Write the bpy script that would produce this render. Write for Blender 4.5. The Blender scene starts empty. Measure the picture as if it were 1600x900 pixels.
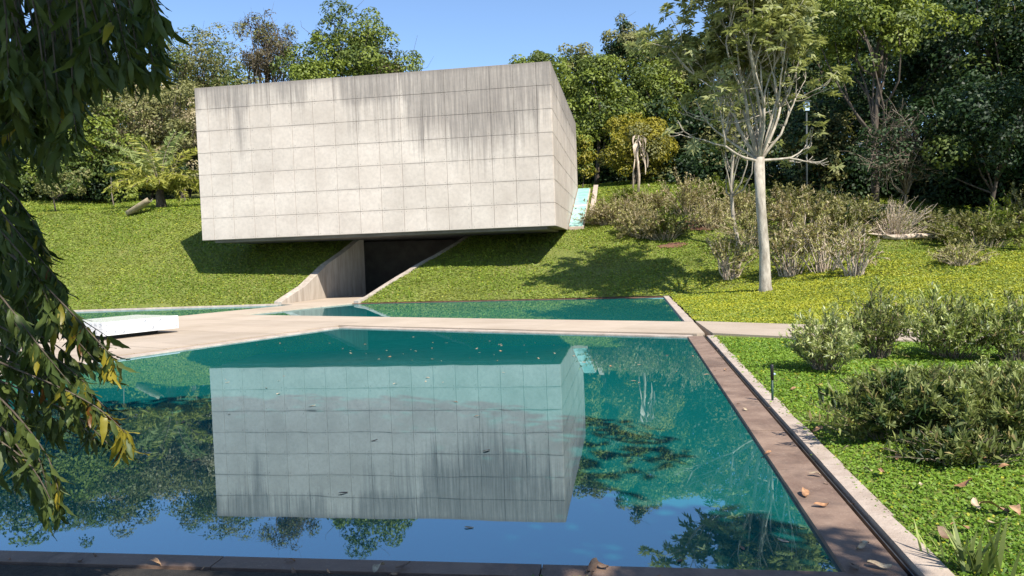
import bpy, bmesh, math, random
import numpy as np
from mathutils import Vector, Matrix
from mathutils.geometry import delaunay_2d_cdt

# ------------------------------------------------------------------ camera, sky, sun, exposure
scene = bpy.context.scene
COL = scene.collection
CAM_H, PITCH, ROLL, FPX = 1.777, 0.04318, -0.03614, 1170.0
_f = np.array([0, math.cos(PITCH), -math.sin(PITCH)])
_r0 = np.array([1.0, 0, 0]); _u0 = np.array([0, math.sin(PITCH), math.cos(PITCH)])
_R = math.cos(ROLL)*_r0 + math.sin(ROLL)*_u0
_U = -math.sin(ROLL)*_r0 + math.cos(ROLL)*_u0
cam_d = bpy.data.cameras.new('camera'); cam = bpy.data.objects.new('camera', cam_d); COL.objects.link(cam)
cam.matrix_world = Matrix(((_R[0], _U[0], -_f[0], 0), (_R[1], _U[1], -_f[1], 0), (_R[2], _U[2], -_f[2], CAM_H), (0, 0, 0, 1)))
cam_d.sensor_width = 36; cam_d.lens = FPX/1600*36; cam_d.clip_start = 0.05; cam_d.clip_end = 1500
scene.camera = cam

SUN_AZ, SUN_EL = math.radians(33), math.radians(49)          # azimuth: from straight behind the camera towards the right
sunv = Vector((math.sin(SUN_AZ)*math.cos(SUN_EL), -math.cos(SUN_AZ)*math.cos(SUN_EL), math.sin(SUN_EL)))
world = bpy.data.worlds.new('World'); scene.world = world; world.use_nodes = True
wn = world.node_tree.nodes; wl = world.node_tree.links
sky = wn.new('ShaderNodeTexSky'); sky.sky_type = 'NISHITA'; sky.sun_disc = False
sky.sun_elevation = SUN_EL; sky.sun_rotation = math.pi - SUN_AZ
sky.altitude = 900; sky.air_density = 1.0; sky.dust_density = 0.25; sky.ozone_density = 4.0
wl.new(sky.outputs[0], wn['Background'].inputs[0]); wn['Background'].inputs[1].default_value = 0.12
sun_d = bpy.data.lights.new('sun', 'SUN'); sun_d.energy = 4.6; sun_d.angle = math.radians(0.5); sun_d.color = (1.0, 0.94, 0.85)
sun = bpy.data.objects.new('sun', sun_d); COL.objects.link(sun)
sun.rotation_euler = (-sunv).to_track_quat('-Z', 'Y').to_euler()
vs = scene.view_settings; vs.view_transform = 'Standard'; vs.look = 'None'; vs.exposure = 0.88; vs.gamma = 1.0; vs.use_curve_mapping = False
scene.cycles.max_bounces = 6; scene.cycles.transparent_max_bounces = 6

# ------------------------------------------------------------------ helpers
rng = np.random.default_rng(7)
def ray(px, py):
    return (px-800)/FPX*_R - (py-450)/FPX*_U + _f
def at(px, py, Y):
    d = ray(px, py); return np.array([0, 0, CAM_H]) + d*(Y/d[1])
def atz(px, py, z=0.0):
    d = ray(px, py); return np.array([0, 0, CAM_H]) + d*((z-CAM_H)/d[2])
def smooth(t):
    t = np.clip(t, 0, 1); return t*t*(3-2*t)
def terrain(x, y):
    x = np.asarray(x, float); y = np.asarray(y, float)
    toe = np.interp(x, [-60, -18, -10.2, -8.5, -6.7, 5.7, 60], [33.2, 33.1, 32.9, 33.0, 31.5, 28.3, 28.3])
    s = np.interp(x, [-60, -14, -9, -7.5, -5, 3, 60], [.44, .45, .45, .44, .36, .30, .30])
    d0 = np.interp(x, [-60, -10, 0, 60], [11.6, 11.6, 18.0, 19.6])
    d = y-toe
    zl = s*np.clip(d, 0, d0) + .13*np.clip(d-d0, 0, 60) + .03*np.clip(d-d0-60, 0, 200)
    zr = .10*np.clip(y-17, 0, 14) + .24*np.clip(y-31, 0, 24) + .06*np.clip(y-55, 0, 200)
    t = smooth((x-5.7)/9.0)
    z = zl*(1-t) + zr*t + .04
    z = z + .10*np.clip(x-24, 0, 60) + .10*np.clip(-30-x, 0, 60)*smooth((y-25)/20)
    bump = .05*np.sin(x*.9+1.3*np.sin(y*.5))*np.sin(y*.8+.7*np.sin(x*.6)) + .025*np.sin(2.3*x+.9*y)*np.sin(1.9*y-.7*x)
    far = smooth((d-.4)/2.5)*(1-t) + smooth((y-15)/6)*t
    return z + bump*far
def ground_at(px, py, ymin=3.0, ymax=160):
    d = ray(px, py); ys = np.linspace(ymin, ymax, 4000)
    P = np.array([0, 0, CAM_H])[None] + d[None]*(ys/d[1])[:, None]
    h = P[:, 2] - terrain(P[:, 0], P[:, 1])
    i = np.argmax(h < 0)
    if h[i] >= 0: i = len(ys)-1
    p = P[i].copy(); p[2] = terrain(p[0], p[1]); return p
def on_ground(px, Y):
    d = ray(px, 400); x = d[0]*Y/d[1]; return np.array([x, Y, float(terrain(x, Y))])
E1 = np.array([-.853, .522]); E2 = np.array([.522, .853])
def ab(a, b):
    p = E1*a + E2*b; return (float(p[0]), float(p[1]))

def link(o, parent=None):
    COL.objects.link(o)
    if parent is not None: o.parent = parent
    return o
def mesh_obj(name, verts, faces, mat, parent=None, smooth_=False):
    me = bpy.data.meshes.new(name); me.from_pydata([tuple(map(float, v)) for v in verts], [], faces); me.update()
    if mat: me.materials.append(mat)
    if smooth_: me.polygons.foreach_set('use_smooth', [True]*len(me.polygons))
    return link(bpy.data.objects.new(name, me), parent)
def np_mesh(name, V, F, mat, smooth_=False):
    """V (n,3), F (m,k) arrays"""
    V = np.asarray(V, np.float32); F = np.asarray(F, np.int32); m, k = F.shape
    me = bpy.data.meshes.new(name)
    me.vertices.add(len(V)); me.vertices.foreach_set('co', V.ravel())
    me.loops.add(m*k); me.loops.foreach_set('vertex_index', F.ravel())
    me.polygons.add(m); me.polygons.foreach_set('loop_start', np.arange(0, m*k, k, dtype=np.int32))
    me.polygons.foreach_set('loop_total', np.full(m, k, np.int32))
    if smooth_: me.polygons.foreach_set('use_smooth', np.ones(m, bool))
    me.update(calc_edges=True)
    if mat: me.materials.append(mat)
    return me
def np_obj(name, V, F, mat, parent=None, smooth_=False):
    return link(bpy.data.objects.new(name, np_mesh(name, V, F, mat, smooth_)), parent)
def tag(o, label, cat=None, group=None, kind=None):
    if label: o['label'] = label
    if cat: o['category'] = cat
    if group: o['group'] = group
    if kind: o['kind'] = kind
    return o
def thing(name, label, cat, loc=(0, 0, 0), group=None):
    o = bpy.data.objects.new(name, None); o.location = tuple(map(float, loc)); COL.objects.link(o)
    o.empty_display_size = .2
    return tag(o, label, cat, group)
def struct(name, loc=(0, 0, 0)):
    o = bpy.data.objects.new(name, None); o.location = loc; COL.objects.link(o); o['kind'] = 'structure'; return o
def prism(poly, z0, z1):
    n = len(poly); V = [(x, y, z0) for x, y in poly] + [(x, y, z1) for x, y in poly]
    a = sum(poly[i][0]*poly[(i+1) % n][1]-poly[(i+1) % n][0]*poly[i][1] for i in range(n))
    idx = list(range(n)) if a > 0 else list(range(n))[::-1]
    F = [[i+n for i in idx], idx[::-1]]
    for k in range(n):
        i, j = idx[k], idx[(k+1) % n]; F.append([i, j, j+n, i+n])
    return V, F
def box_vf(x0, x1, y0, y1, z0, z1):
    return prism([(x0, y0), (x1, y0), (x1, y1), (x0, y1)], z0, z1)
def bev_box(sx, sy, sz, b=.01, name='piece', mat=None):
    bm = bmesh.new(); bmesh.ops.create_cube(bm, size=1); bmesh.ops.scale(bm, vec=(sx, sy, sz), verts=bm.verts)
    bmesh.ops.bevel(bm, geom=bm.edges[:], offset=b, segments=1, affect='EDGES')
    me = bpy.data.meshes.new(name); bm.to_mesh(me); bm.free()
    if mat: me.materials.append(mat)
    return me
class Tubes:
    def __init__(s): s.V = []; s.F = []
    def add(s, pts, rad, n=6, cap=True):
        pts = np.asarray(pts, float); m = len(pts); rad = np.broadcast_to(np.asarray(rad, float), (m,))
        base = len(s.V); up = np.array([.31, .17, .93])
        for i in range(m):
            t = pts[min(i+1, m-1)]-pts[max(i-1, 0)]; t = t/(np.linalg.norm(t)+1e-9)
            a = np.cross(t, up); la = np.linalg.norm(a)
            if la < .05: a = np.cross(t, np.array([1., 0, 0])); la = np.linalg.norm(a)
            a /= la; b = np.cross(t, a)
            for k in range(n):
                q = 2*math.pi*k/n; s.V.append(pts[i]+rad[i]*(math.cos(q)*a+math.sin(q)*b))
        for i in range(m-1):
            for k in range(n):
                k2 = (k+1) % n; s.F.append((base+i*n+k, base+i*n+k2, base+(i+1)*n+k2, base+(i+1)*n+k))
        if cap:
            s.F.append(tuple(base+(m-1)*n+k for k in range(n))); s.F.append(tuple(base+k for k in range(n))[::-1])
    def build(s, name, mat, parent=None, origin=None):
        V = np.array(s.V)
        if origin is not None: V = V-np.asarray(origin)
        return mesh_obj(name, V, s.F, mat, parent, True)

def unit(v):
    return v/(np.linalg.norm(v, axis=-1, keepdims=True)+1e-9)
def leaf_quads(C, Nrm, L, W, T=None, fold=.18, r=rng):
    """diamond leaves: C centres, Nrm normals, L lengths, W widths"""
    n = len(C); Nrm = unit(Nrm)
    if T is None: T = r.normal(size=(n, 3))
    T = unit(T-(T*Nrm).sum(1, keepdims=True)*Nrm); B = np.cross(Nrm, T)
    L = np.broadcast_to(np.asarray(L, float), (n,))[:, None]; W = np.broadcast_to(np.asarray(W, float), (n,))[:, None]
    v0 = C-T*L*.5; v2 = C+T*L*.5-Nrm*L*.10
    v1 = C+B*W*.5+Nrm*W*fold; v3 = C-B*W*.5+Nrm*W*fold
    V = np.stack([v0, v1, v2, v3], 1).reshape(-1, 3)
    F = np.arange(4*n).reshape(n, 4)
    return V, F
def crown_pts(center, rad, nclump, nleaf, clump_r, r, shell=.45, uneven=.25, flat=.8):
    d = unit(r.normal(size=(nclump, 3))); d[:, 2] = np.where(d[:, 2] < -.8, -d[:, 2]*.6, d[:, 2])
    ph = r.uniform(0, 6.28, 3)
    un = 1+uneven*(np.sin(2.3*d[:, 0]*2+ph[0])*np.sin(2.1*d[:, 1]*2+ph[1])+.6*np.sin(5*d[:, 2]+ph[2]+3*d[:, 0]))
    rr = r.uniform(0, 1, nclump)**shell
    cc = np.asarray(center)+d*rr[:, None]*un[:, None]*np.asarray(rad)
    cr = clump_r*r.uniform(.55, 1.25, nclump)
    w = cr**2; k = r.choice(nclump, nleaf, p=w/w.sum())
    q = unit(r.normal(size=(nleaf, 3))+np.array([0, 0, .35])+.45*d[k])
    P = cc[k]+q*(cr[k]*r.uniform(.25, 1, nleaf)**.4)[:, None]*np.array([1, 1, flat])
    N = q+np.array([.10, -.18, .45])+r.normal(size=(nleaf, 3))*.45
    return P, N, cc, k

# ------------------------------------------------------------------ materials
MATS = {}
class NT:
    def __init__(s, name):
        s.m = bpy.data.materials.new(name); s.m.use_nodes = True; s.t = s.m.node_tree; s.n = s.t.nodes; s.l = s.t.links
        s.b = s.n['Principled BSDF']; s.out = s.n['Material Output']; MATS[name] = s.m
    def new(s, ty, **kw):
        n = s.n.new(ty)
        for k, v in kw.items(): setattr(n, k, v)
        return n
    def set(s, sock, v):
        if hasattr(v, 'is_output') or isinstance(v, bpy.types.NodeSocket): s.l.new(v, sock)
        else: sock.default_value = v
    def coord(s, obj=None, scale=(1, 1, 1), which='Object'):
        tc = s.new('ShaderNodeTexCoord')
        if obj is not None: tc.object = obj
        mp = s.new('ShaderNodeMapping'); mp.inputs['Scale'].default_value = scale
        s.l.new(tc.outputs[which], mp.inputs[0]); return mp.outputs[0]
    def pos(s, scale=(1, 1, 1)):
        g = s.new('ShaderNodeNewGeometry'); mp = s.new('ShaderNodeMapping'); mp.inputs['Scale'].default_value = scale
        s.l.new(g.outputs['Position'], mp.inputs[0]); return mp.outputs[0]
    def noise(s, vec, scale, detail=3, rough=.55, dist=0):
        n = s.new('ShaderNodeTexNoise'); s.l.new(vec, n.inputs['Vector']); n.inputs['Scale'].default_value = scale
        n.inputs['Detail'].default_value = detail; n.inputs['Roughness'].default_value = rough; n.inputs['Distortion'].default_value = dist
        return n.outputs[0]
    def ramp(s, fac, stops, interp='LINEAR'):
        r = s.new('ShaderNodeValToRGB'); r.color_ramp.interpolation = interp; e = r.color_ramp.elements
        while len(e) < len(stops): e.new(.5)
        for x, (p, c) in zip(e, stops):
            x.position = p; x.color = (c, c, c, 1) if isinstance(c, (int, float)) else (*c, 1)
        s.l.new(fac, r.inputs[0]); return r.outputs[0]
    def mix(s, fac, a, b, mode='MIX'):
        m = s.new('ShaderNodeMix', data_type='RGBA', blend_type=mode)
        for sock, v in ((m.inputs[0], fac), (m.inputs[6], a), (m.inputs[7], b)):
            if isinstance(v, tuple): v = (*v, 1) if len(v) == 3 else v
            s.set(sock, v)
        return m.outputs[2]
    def math(s, op, a, b=0.0, clamp=False):
        m = s.new('ShaderNodeMath', operation=op, use_clamp=clamp); s.set(m.inputs[0], a); s.set(m.inputs[1], b); return m.outputs[0]
    def bump(s, h, strength=.3, dist=.02):
        b = s.new('ShaderNodeBump'); b.inputs['Strength'].default_value = strength; b.inputs['Distance'].default_value = dist
        s.l.new(h, b.inputs['Height']); s.l.new(b.outputs[0], s.b.inputs['Normal']); return b.outputs[0]
    def color(s, c):
        if isinstance(c, tuple): c = (*c, 1)
        s.set(s.b.inputs['Base Color'], c)
    def rough(s, v): s.set(s.b.inputs['Roughness'], v)

def leaf_mat(name, c_dark, c_mid, c_light, trans=.3, rough=.55, spec=.35, patch=.35, accent=None, accent_amt=.0, dry=None):
    base_dark = c_mid; s = NT(name); g = s.new('ShaderNodeNewGeometry')
    base = s.ramp(g.outputs['Random Per Island'], [(0, c_dark), (.5, c_mid), (1, c_light)])
    nz = s.noise(s.pos(), patch, 2); base = s.mix(s.ramp(nz, [(.35, 0.), (.68, 1.)]), base, s.mix(.6, base, c_light))
    if dry:
        base = s.mix(s.math('MULTIPLY', s.ramp(s.noise(s.pos(), .22, 4, .65), [(.50, 0.), (.68, 1.)]), .38), base, dry)
        base = s.mix(s.math('MULTIPLY', s.ramp(s.noise(s.pos(), .5, 3, .6), [(.30, 1.), (.46, 0.)]), .55), base, tuple(c*.55 for c in base_dark))
    if accent:
        h = s.math('FRACT', s.math('MULTIPLY', g.outputs['Random Per Island'], 37.7))
        base = s.mix(s.math('LESS_THAN', h, accent_amt), base, accent)
    s.color(base); s.rough(rough); s.b.inputs['Specular IOR Level'].default_value = spec
    t = s.new('ShaderNodeBsdfTranslucent'); s.l.new(s.mix(.5, base, (.9, .95, .25), 'MULTIPLY'), t.inputs[0])
    mx = s.new('ShaderNodeMixShader'); mx.inputs[0].default_value = trans
    s.l.new(s.b.outputs[0], mx.inputs[1]); s.l.new(t.outputs[0], mx.inputs[2]); s.l.new(mx.outputs[0], s.out.inputs[0])
    return s.m
LM = {
 'green':  leaf_mat('leaf_green', (.03, .052, .012), (.075, .115, .022), (.155, .195, .04)),
 'bright': leaf_mat('leaf_bright', (.06, .095, .012), (.14, .19, .024), (.25, .295, .045)),
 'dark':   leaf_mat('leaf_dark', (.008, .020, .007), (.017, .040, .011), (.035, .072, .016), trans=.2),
 'olive':  leaf_mat('leaf_olive', (.075, .085, .026), (.155, .16, .05), (.27, .26, .095)),
 'dry':    leaf_mat('leaf_dry', (.20, .16, .085), (.34, .28, .15), (.46, .39, .23)),
 'brown':  leaf_mat('leaf_brown', (.05, .035, .018), (.09, .065, .03), (.12, .10, .05)),
 'yellow': leaf_mat('leaf_yellow', (.11, .115, .012), (.22, .205, .018), (.34, .29, .028)),
 'scrub':  leaf_mat('leaf_scrub', (.16, .17, .05), (.30, .295, .10), (.46, .42, .18), accent=(.26, .20, .11), accent_amt=.16),
 'pale':   leaf_mat('leaf_pale', (.16, .21, .045), (.29, .35, .085), (.52, .55, .24), accent=(.55, .58, .36), accent_amt=.10),
 'long':   leaf_mat('leaf_long', (.05, .08, .02), (.12, .165, .04), (.27, .30, .10), accent=(.32, .26, .11), accent_amt=.08),
 'palmg':  leaf_mat('leaf_palm_green', (.13, .18, .05), (.24, .29, .09), (.37, .40, .14)),
 'palm':   leaf_mat('leaf_palm', (.13, .16, .02), (.25, .27, .04), (.40, .38, .07)),
 'crown':  leaf_mat('leaf_crown', (.13, .155, .055), (.25, .28, .10), (.42, .43, .20), patch=.6, trans=.4),
 'hang':   leaf_mat('leaf_hanging', (.022, .042, .012), (.05, .082, .020), (.12, .15, .034), trans=.36, rough=.5, spec=.35, patch=2.0),
 'hangy':  leaf_mat('leaf_hanging_yellow', (.10, .12, .01), (.22, .20, .02), (.34, .27, .03), trans=.35, rough=.4, spec=.5, patch=3.0, accent=(.16, .07, .015), accent_amt=.2),
 'grass':  leaf_mat('lawn_leaf', (.10, .16, .016), (.16, .235, .023), (.24, .305, .036), trans=.25, patch=.28, accent=(.26, .24, .05), accent_amt=.06, dry=(.30, .27, .07)),
 'lawnn':  leaf_mat('lawn_leaf_fresh', (.065, .14, .012), (.125, .235, .02), (.22, .34, .035), trans=.3, patch=.9),
 'lawny':  leaf_mat('lawn_leaf_yellow', (.15, .20, .014), (.28, .31, .02), (.42, .41, .03), trans=.25, patch=.7),
}
def bark(name, c1, c2, scale=8):
    s = NT(name); v = s.pos((1, 1, .35)); n = s.noise(v, scale, 4, .65)
    s.color(s.mix(s.ramp(n, [(.35, 0.), (.65, 1.)]), c1, c2)); s.rough(.9); s.bump(n, .5, .03); return s.m
BK = {'straw': bark('bark_straw', (.28, .23, .15), (.48, .40, .27)), 'brown': bark('bark_brown', (.05, .036, .025), (.12, .095, .07)), 'pale': bark('bark_pale', (.23, .195, .15), (.46, .41, .33), 6),
      'twig': bark('bark_twig', (.13, .10, .07), (.27, .22, .16)), 'dead': bark('bark_dead', (.34, .26, .19), (.60, .50, .39), 9), 'dark': bark('bark_dark', (.02, .016, .012), (.05, .04, .03))}

def mat_concrete_wall(ref):
    s = NT('board_marked_concrete'); P = s.coord(ref)
    sep = s.new('ShaderNodeSeparateXYZ'); s.l.new(P, sep.inputs[0]); x, y, z = sep.outputs
    hgt = s.math('DIVIDE', s.math('SUBTRACT', z, 3.0), 7.04, True)                 # 0 bottom .. 1 top of the block
    base = s.mix(s.ramp(s.noise(P, .55, 4, .6), [(.3, 0.), (.7, 1.)]), (.42, .362, .305), (.56, .495, .425))
    base = s.mix(s.math('MULTIPLY', s.ramp(s.noise(P, 7, 5, .7), [(.42, 0.), (.72, 1.)]), .45), base, (.32, .28, .245))
    # each casting has its own tint
    oi = s.new('ShaderNodeObjectInfo')
    base = s.mix(1.0, base, s.ramp(oi.outputs['Random'], [(0, (.965, .955, .95)), (.5, (1.0, .99, .985)), (1, (1.03, 1.015, 1.01))]), 'MULTIPLY')
    # rain streaks running down from the top edge
    st = s.new('ShaderNodeMapping'); st.inputs['Scale'].default_value = (5.5, 5.5, .17); s.l.new(P, st.inputs[0])
    streak = s.noise(st.outputs[0], 1.0, 5, .72, .25)
    st2 = s.new('ShaderNodeMapping'); st2.inputs['Scale'].default_value = (14, 14, .5); s.l.new(P, st2.inputs[0])
    fine = s.noise(st2.outputs[0], 1.0, 4, .7)
    st3 = s.new('ShaderNodeMapping'); st3.inputs['Scale'].default_value = (.62, .62, .07); st3.inputs['Location'].default_value = (3.55, 0, 0); s.l.new(P, st3.inputs[0])
    broad = s.noise(st3.outputs[0], 1.0, 3, .6)
    top = s.ramp(hgt, [(.0, 0.), (.45, .04), (.80, .30), (.88, .72), (1., 1.)])
    # heavier run-off on the right of the front face and one narrow run near the left
    bx = s.ramp(s.math('DIVIDE', x, 16.5, True), [(0., .15), (.10, .25), (.135, .95), (.165, .2), (.50, .2), (.58, .55), (.68, .95), (.76, 1.), (.86, .9), (.93, .6), (1., .35)])
    drive = s.math('ADD', s.math('MULTIPLY', s.math('MULTIPLY', top, s.ramp(broad, [(.32, .45), (.66, 1.15)])), .72), s.math('MULTIPLY', s.math('MULTIPLY', bx, s.ramp(hgt, [(.20, 0.), (.45, .60), (.70, 1.)])), .56))
    thr = s.math('SUBTRACT', s.math('ADD', s.math('ADD', s.math('MULTIPLY', streak, 1.0), s.math('MULTIPLY', broad, .45)), drive), 1.02)
    m1 = s.ramp(thr, [(.0, 0.), (.30, 1.)])
    m1 = s.math('MULTIPLY', m1, s.ramp(fine, [(.30, .45), (.62, 1.)]))
    col = s.mix(s.math('MULTIPLY', m1, .74), base, (.125, .110, .100))
    # grime held on the horizontal casting joints
    rowf = s.math('ABSOLUTE', s.math('SUBTRACT', s.math('FRACT', s.math('ADD', s.math('DIVIDE', s.math('SUBTRACT', z, 3.0), 1.00571), .5)), .5))
    jl = s.math('MULTIPLY', s.ramp(rowf, [(.0, 1.), (.045, .25), (.11, 0.)]), s.ramp(s.noise(P, 1.1, 3, .6), [(.42, 0.), (.62, 1.)]))
    col = s.mix(s.math('MULTIPLY', jl, .45), col, (.16, .14, .125))
    # dark line of grime along the very top
    col = s.mix(s.math('MULTIPLY', s.ramp(hgt, [(.965, 0.), (1., 1.)]), .55), col, (.17, .145, .13))
    # formwork tie holes near the corners of every panel (local coordinates of the panel)
    tc = s.new('ShaderNodeTexCoord'); sp = s.new('ShaderNodeSeparateXYZ'); s.l.new(tc.outputs['Object'], sp.inputs[0])
    dx = s.math('SUBTRACT', s.math('ABSOLUTE', sp.outputs[0]), .40); dz = s.math('SUBTRACT', s.math('ABSOLUTE', sp.outputs[2]), .41)
    dd = s.math('SQRT', s.math('ADD', s.math('POWER', dx, 2.), s.math('POWER', dz, 2.)))
    col = s.mix(s.math('MULTIPLY', s.math('LESS_THAN', dd, .020), .45), col, (.06, .055, .05))
    s.color(col); s.rough(.88)
    s.bump(s.math('ADD', s.noise(P, 26, 4, .7), s.math('MULTIPLY', fine, .5)), .35, .012)
    return s.m
def mat_simple(name, c1, c2, scale=6, rough=.85, bump=.25, dist=.01, stretch=(1, 1, 1), spec=.5, metal=0):
    s = NT(name); P = s.pos(stretch); n = s.noise(P, scale, 5, .65)
    s.color(s.mix(s.ramp(n, [(.35, 0.), (.68, 1.)]), c1, c2)); s.rough(rough); s.b.inputs['Specular IOR Level'].default_value = spec
    s.b.inputs['Metallic'].default_value = metal
    if bump: s.bump(s.noise(P, scale*5, 4, .7), bump, dist)
    return s.m
def mat_paving():
    s = NT('paving_concrete'); P = s.pos()
    rot = s.new('ShaderNodeMapping'); rot.inputs['Rotation'].default_value = (0, 0, -math.atan2(E1[1], E1[0])); s.l.new(P, rot.inputs[0])
    mp = s.new('ShaderNodeMapping'); mp.inputs['Scale'].default_value = (.25, 2.6, 1); s.l.new(rot.outputs[0], mp.inputs[0])
    st = s.noise(mp.outputs[0], 1.6, 5, .65, .4)
    base = s.mix(s.ramp(s.noise(P, .5, 4, .6), [(.3, 0.), (.7, 1.)]), (.37, .295, .215), (.47, .385, .295))
    col = s.mix(s.math('MULTIPLY', s.ramp(st, [(.48, 0.), (.70, 1.)]), .40), base, (.27, .20, .145))
    oi = s.new('ShaderNodeObjectInfo')
    col = s.mix(1.0, col, s.ramp(oi.outputs['Random'], [(0, .90), (1, 1.06)]), 'MULTIPLY')
    col = s.mix(s.math('MULTIPLY', s.ramp(s.noise(P, 40, 3, .7), [(.55, 0.), (.75, 1.)]), .3), col, (.25, .20, .16))
    s.color(col); s.rough(.85); s.bump(s.noise(P, 60, 3, .7), .3, .006); return s.m
def mat_water():
    s = NT('turbid_water'); s.n.remove(s.b); P = s.pos()
    n1 = s.noise(s.pos((.7, 1.0, 1)), 1.3, 2, .5); n2 = s.noise(s.pos((1, 1, 1)), .35, 1, .5)
    b = s.new('ShaderNodeBump'); b.inputs['Strength'].default_value = .022; b.inputs['Distance'].default_value = .03
    s.l.new(s.math('ADD', n1, s.math('MULTIPLY', n2, 1.2)), b.inputs['Height'])
    d = s.new('ShaderNodeBsdfDiffuse')
    s.l.new(s.mix(s.ramp(s.noise(P, .16, 3, .5), [(.35, 0.), (.65, 1.)]), (.003, .092, .090), (.004, .120, .112)), d.inputs[0])
    g = s.new('ShaderNodeBsdfGlossy'); g.inputs['Roughness'].default_value = .012; g.inputs[0].default_value = (.68, .88, .99, 1)
    s.l.new(b.outputs[0], g.inputs['Normal'])
    fr = s.new('ShaderNodeFresnel'); fr.inputs['IOR'].default_value = 5.0; s.l.new(b.outputs[0], fr.inputs['Normal'])
    mx = s.new('ShaderNodeMixShader'); s.l.new(fr.outputs[0], mx.inputs[0]); s.l.new(d.outputs[0], mx.inputs[1]); s.l.new(g.outputs[0], mx.inputs[2])
    s.l.new(mx.outputs[0], s.out.inputs[0]); return s.m
def mat_ground():
    s = NT('lawn_ground'); P = s.pos()
    n1 = s.noise(P, .35, 4, .6); n2 = s.noise(P, 9, 5, .7); n3 = s.noise(P, .12, 3, .5)
    c = s.mix(s.ramp(n2, [(.35, 0.), (.65, 1.)]), (.09, .115, .018), (.17, .195, .03))
    c = s.mix(s.math('MULTIPLY', s.ramp(n1, [(.5, 0.), (.72, 1.)]), .45), c, (.22, .20, .06))
    c = s.mix(s.math('MULTIPLY', s.ramp(n3, [(.6, 0.), (.7, 1.)]), .35), c, (.20, .15, .08))
    s.color(c); s.rough(.95); s.bump(n2, .9, .06); return s.m
M_WATER = mat_water(); M_GROUND = mat_ground(); M_PAVE = mat_paving()
def mat_ledge():
    s = NT('ledge_worn_concrete'); P = s.pos(); n = s.noise(P, 2.2, 5, .7)
    c = s.mix(s.ramp(n, [(.35, 0.), (.65, 1.)]), (.165, .105, .075), (.27, .185, .135))
    c = s.mix(s.math('MULTIPLY', s.ramp(s.noise(P, 1.1, 4, .75, .6), [(.50, 0.), (.62, 1.)]), .55), c, (.085, .058, .045))
    c = s.mix(s.math('MULTIPLY', s.ramp(s.noise(P, 45, 3, .7), [(.60, 0.), (.72, 1.)]), .5), c, (.36, .28, .21))
    s.color(c); s.rough(s.ramp(n, [(.3, .55), (.7, .9)])); s.bump(s.noise(P, 50, 4, .7), .45, .01); return s.m
M_LEDGE = mat_ledge()
M_CURB = mat_simple('curb_concrete', (.33, .26, .205), (.47, .39, .32), 3.5, .9, .5, .02)
M_BLACK = mat_simple('black_gutter', (.012, .012, .012), (.025, .024, .022), 8, .5)
M_STEEL = mat_simple('gutter_steel', (.10, .10, .10), (.2, .19, .18), 6, .4, metal=.8)
M_RETAIN = mat_simple('retaining_concrete', (.30, .25, .20), (.47, .41, .34), 1.3, .9, .4, .012, (3, 3, .4))
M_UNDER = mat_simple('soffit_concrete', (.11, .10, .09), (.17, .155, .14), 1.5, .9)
M_SOIL = mat_simple('soil', (.10, .045, .025), (.20, .095, .055), 4, .95, .8, .05)
M_GREENPOST = mat_simple('green_paint', (.008, .035, .022), (.012, .05, .034), 9, .5)
M_POLE = mat_simple('pole_paint', (.03, .04, .04), (.06, .07, .07), 5, .6)
M_LAMPBOX = mat_simple('pale_blue_paint', (.45, .62, .80), (.55, .70, .86), 5, .5)
M_STONE = mat_simple('pale_husk', (.24, .19, .12), (.38, .31, .22), 6, .9, .5, .02, (1, 1, .3))

# ------------------------------------------------------------------ layout of pools and paving (metres, water level z = 0)
RD = np.array([.158, .987]); RN = np.array([.987, -.158]); ND = np.array([.989, -.147]); NN = np.array([-.147, -.989])
A1 = np.array([1.72, 3.91]); A2 = np.array([3.49, 14.97]); A3 = np.array([-4.66, 20.0]); A4 = np.array([-13.2, 6.14])
B1 = np.array([4.10, 17.84]); B2 = np.array([5.70, 28.2]); B3 = np.array(ab(22.0, 23.15)); B4 = np.array(ab(22.0, 17.36))
HOLE = [tuple(A1+.49*RN+.24*NN), tuple(A2+.49*RN), tuple(B1+.30*RN), (6.0, 28.32), ab(21.75, 23.35), ab(21.75, 37), ab(25.5, 37), (-9.6, 42.6), (-7.9, 39.25),
        (-9.2, 36.3), (-10.25, 32.35), (-18, 33.05), (-40, 33.25), (-40, 7.0), (-13.7, 6.0)]
def in_poly(x, y, poly):
    x = np.asarray(x); y = np.asarray(y); c = np.zeros(x.shape, bool); n = len(poly)
    for i in range(n):
        x0, y0 = poly[i]; x1, y1 = poly[(i+1) % n]
        if y0 == y1: continue
        c ^= ((y0 > y) != (y1 > y)) & (x < (x1-x0)*(y-y0)/(y1-y0)+x0)
    return c

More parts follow.
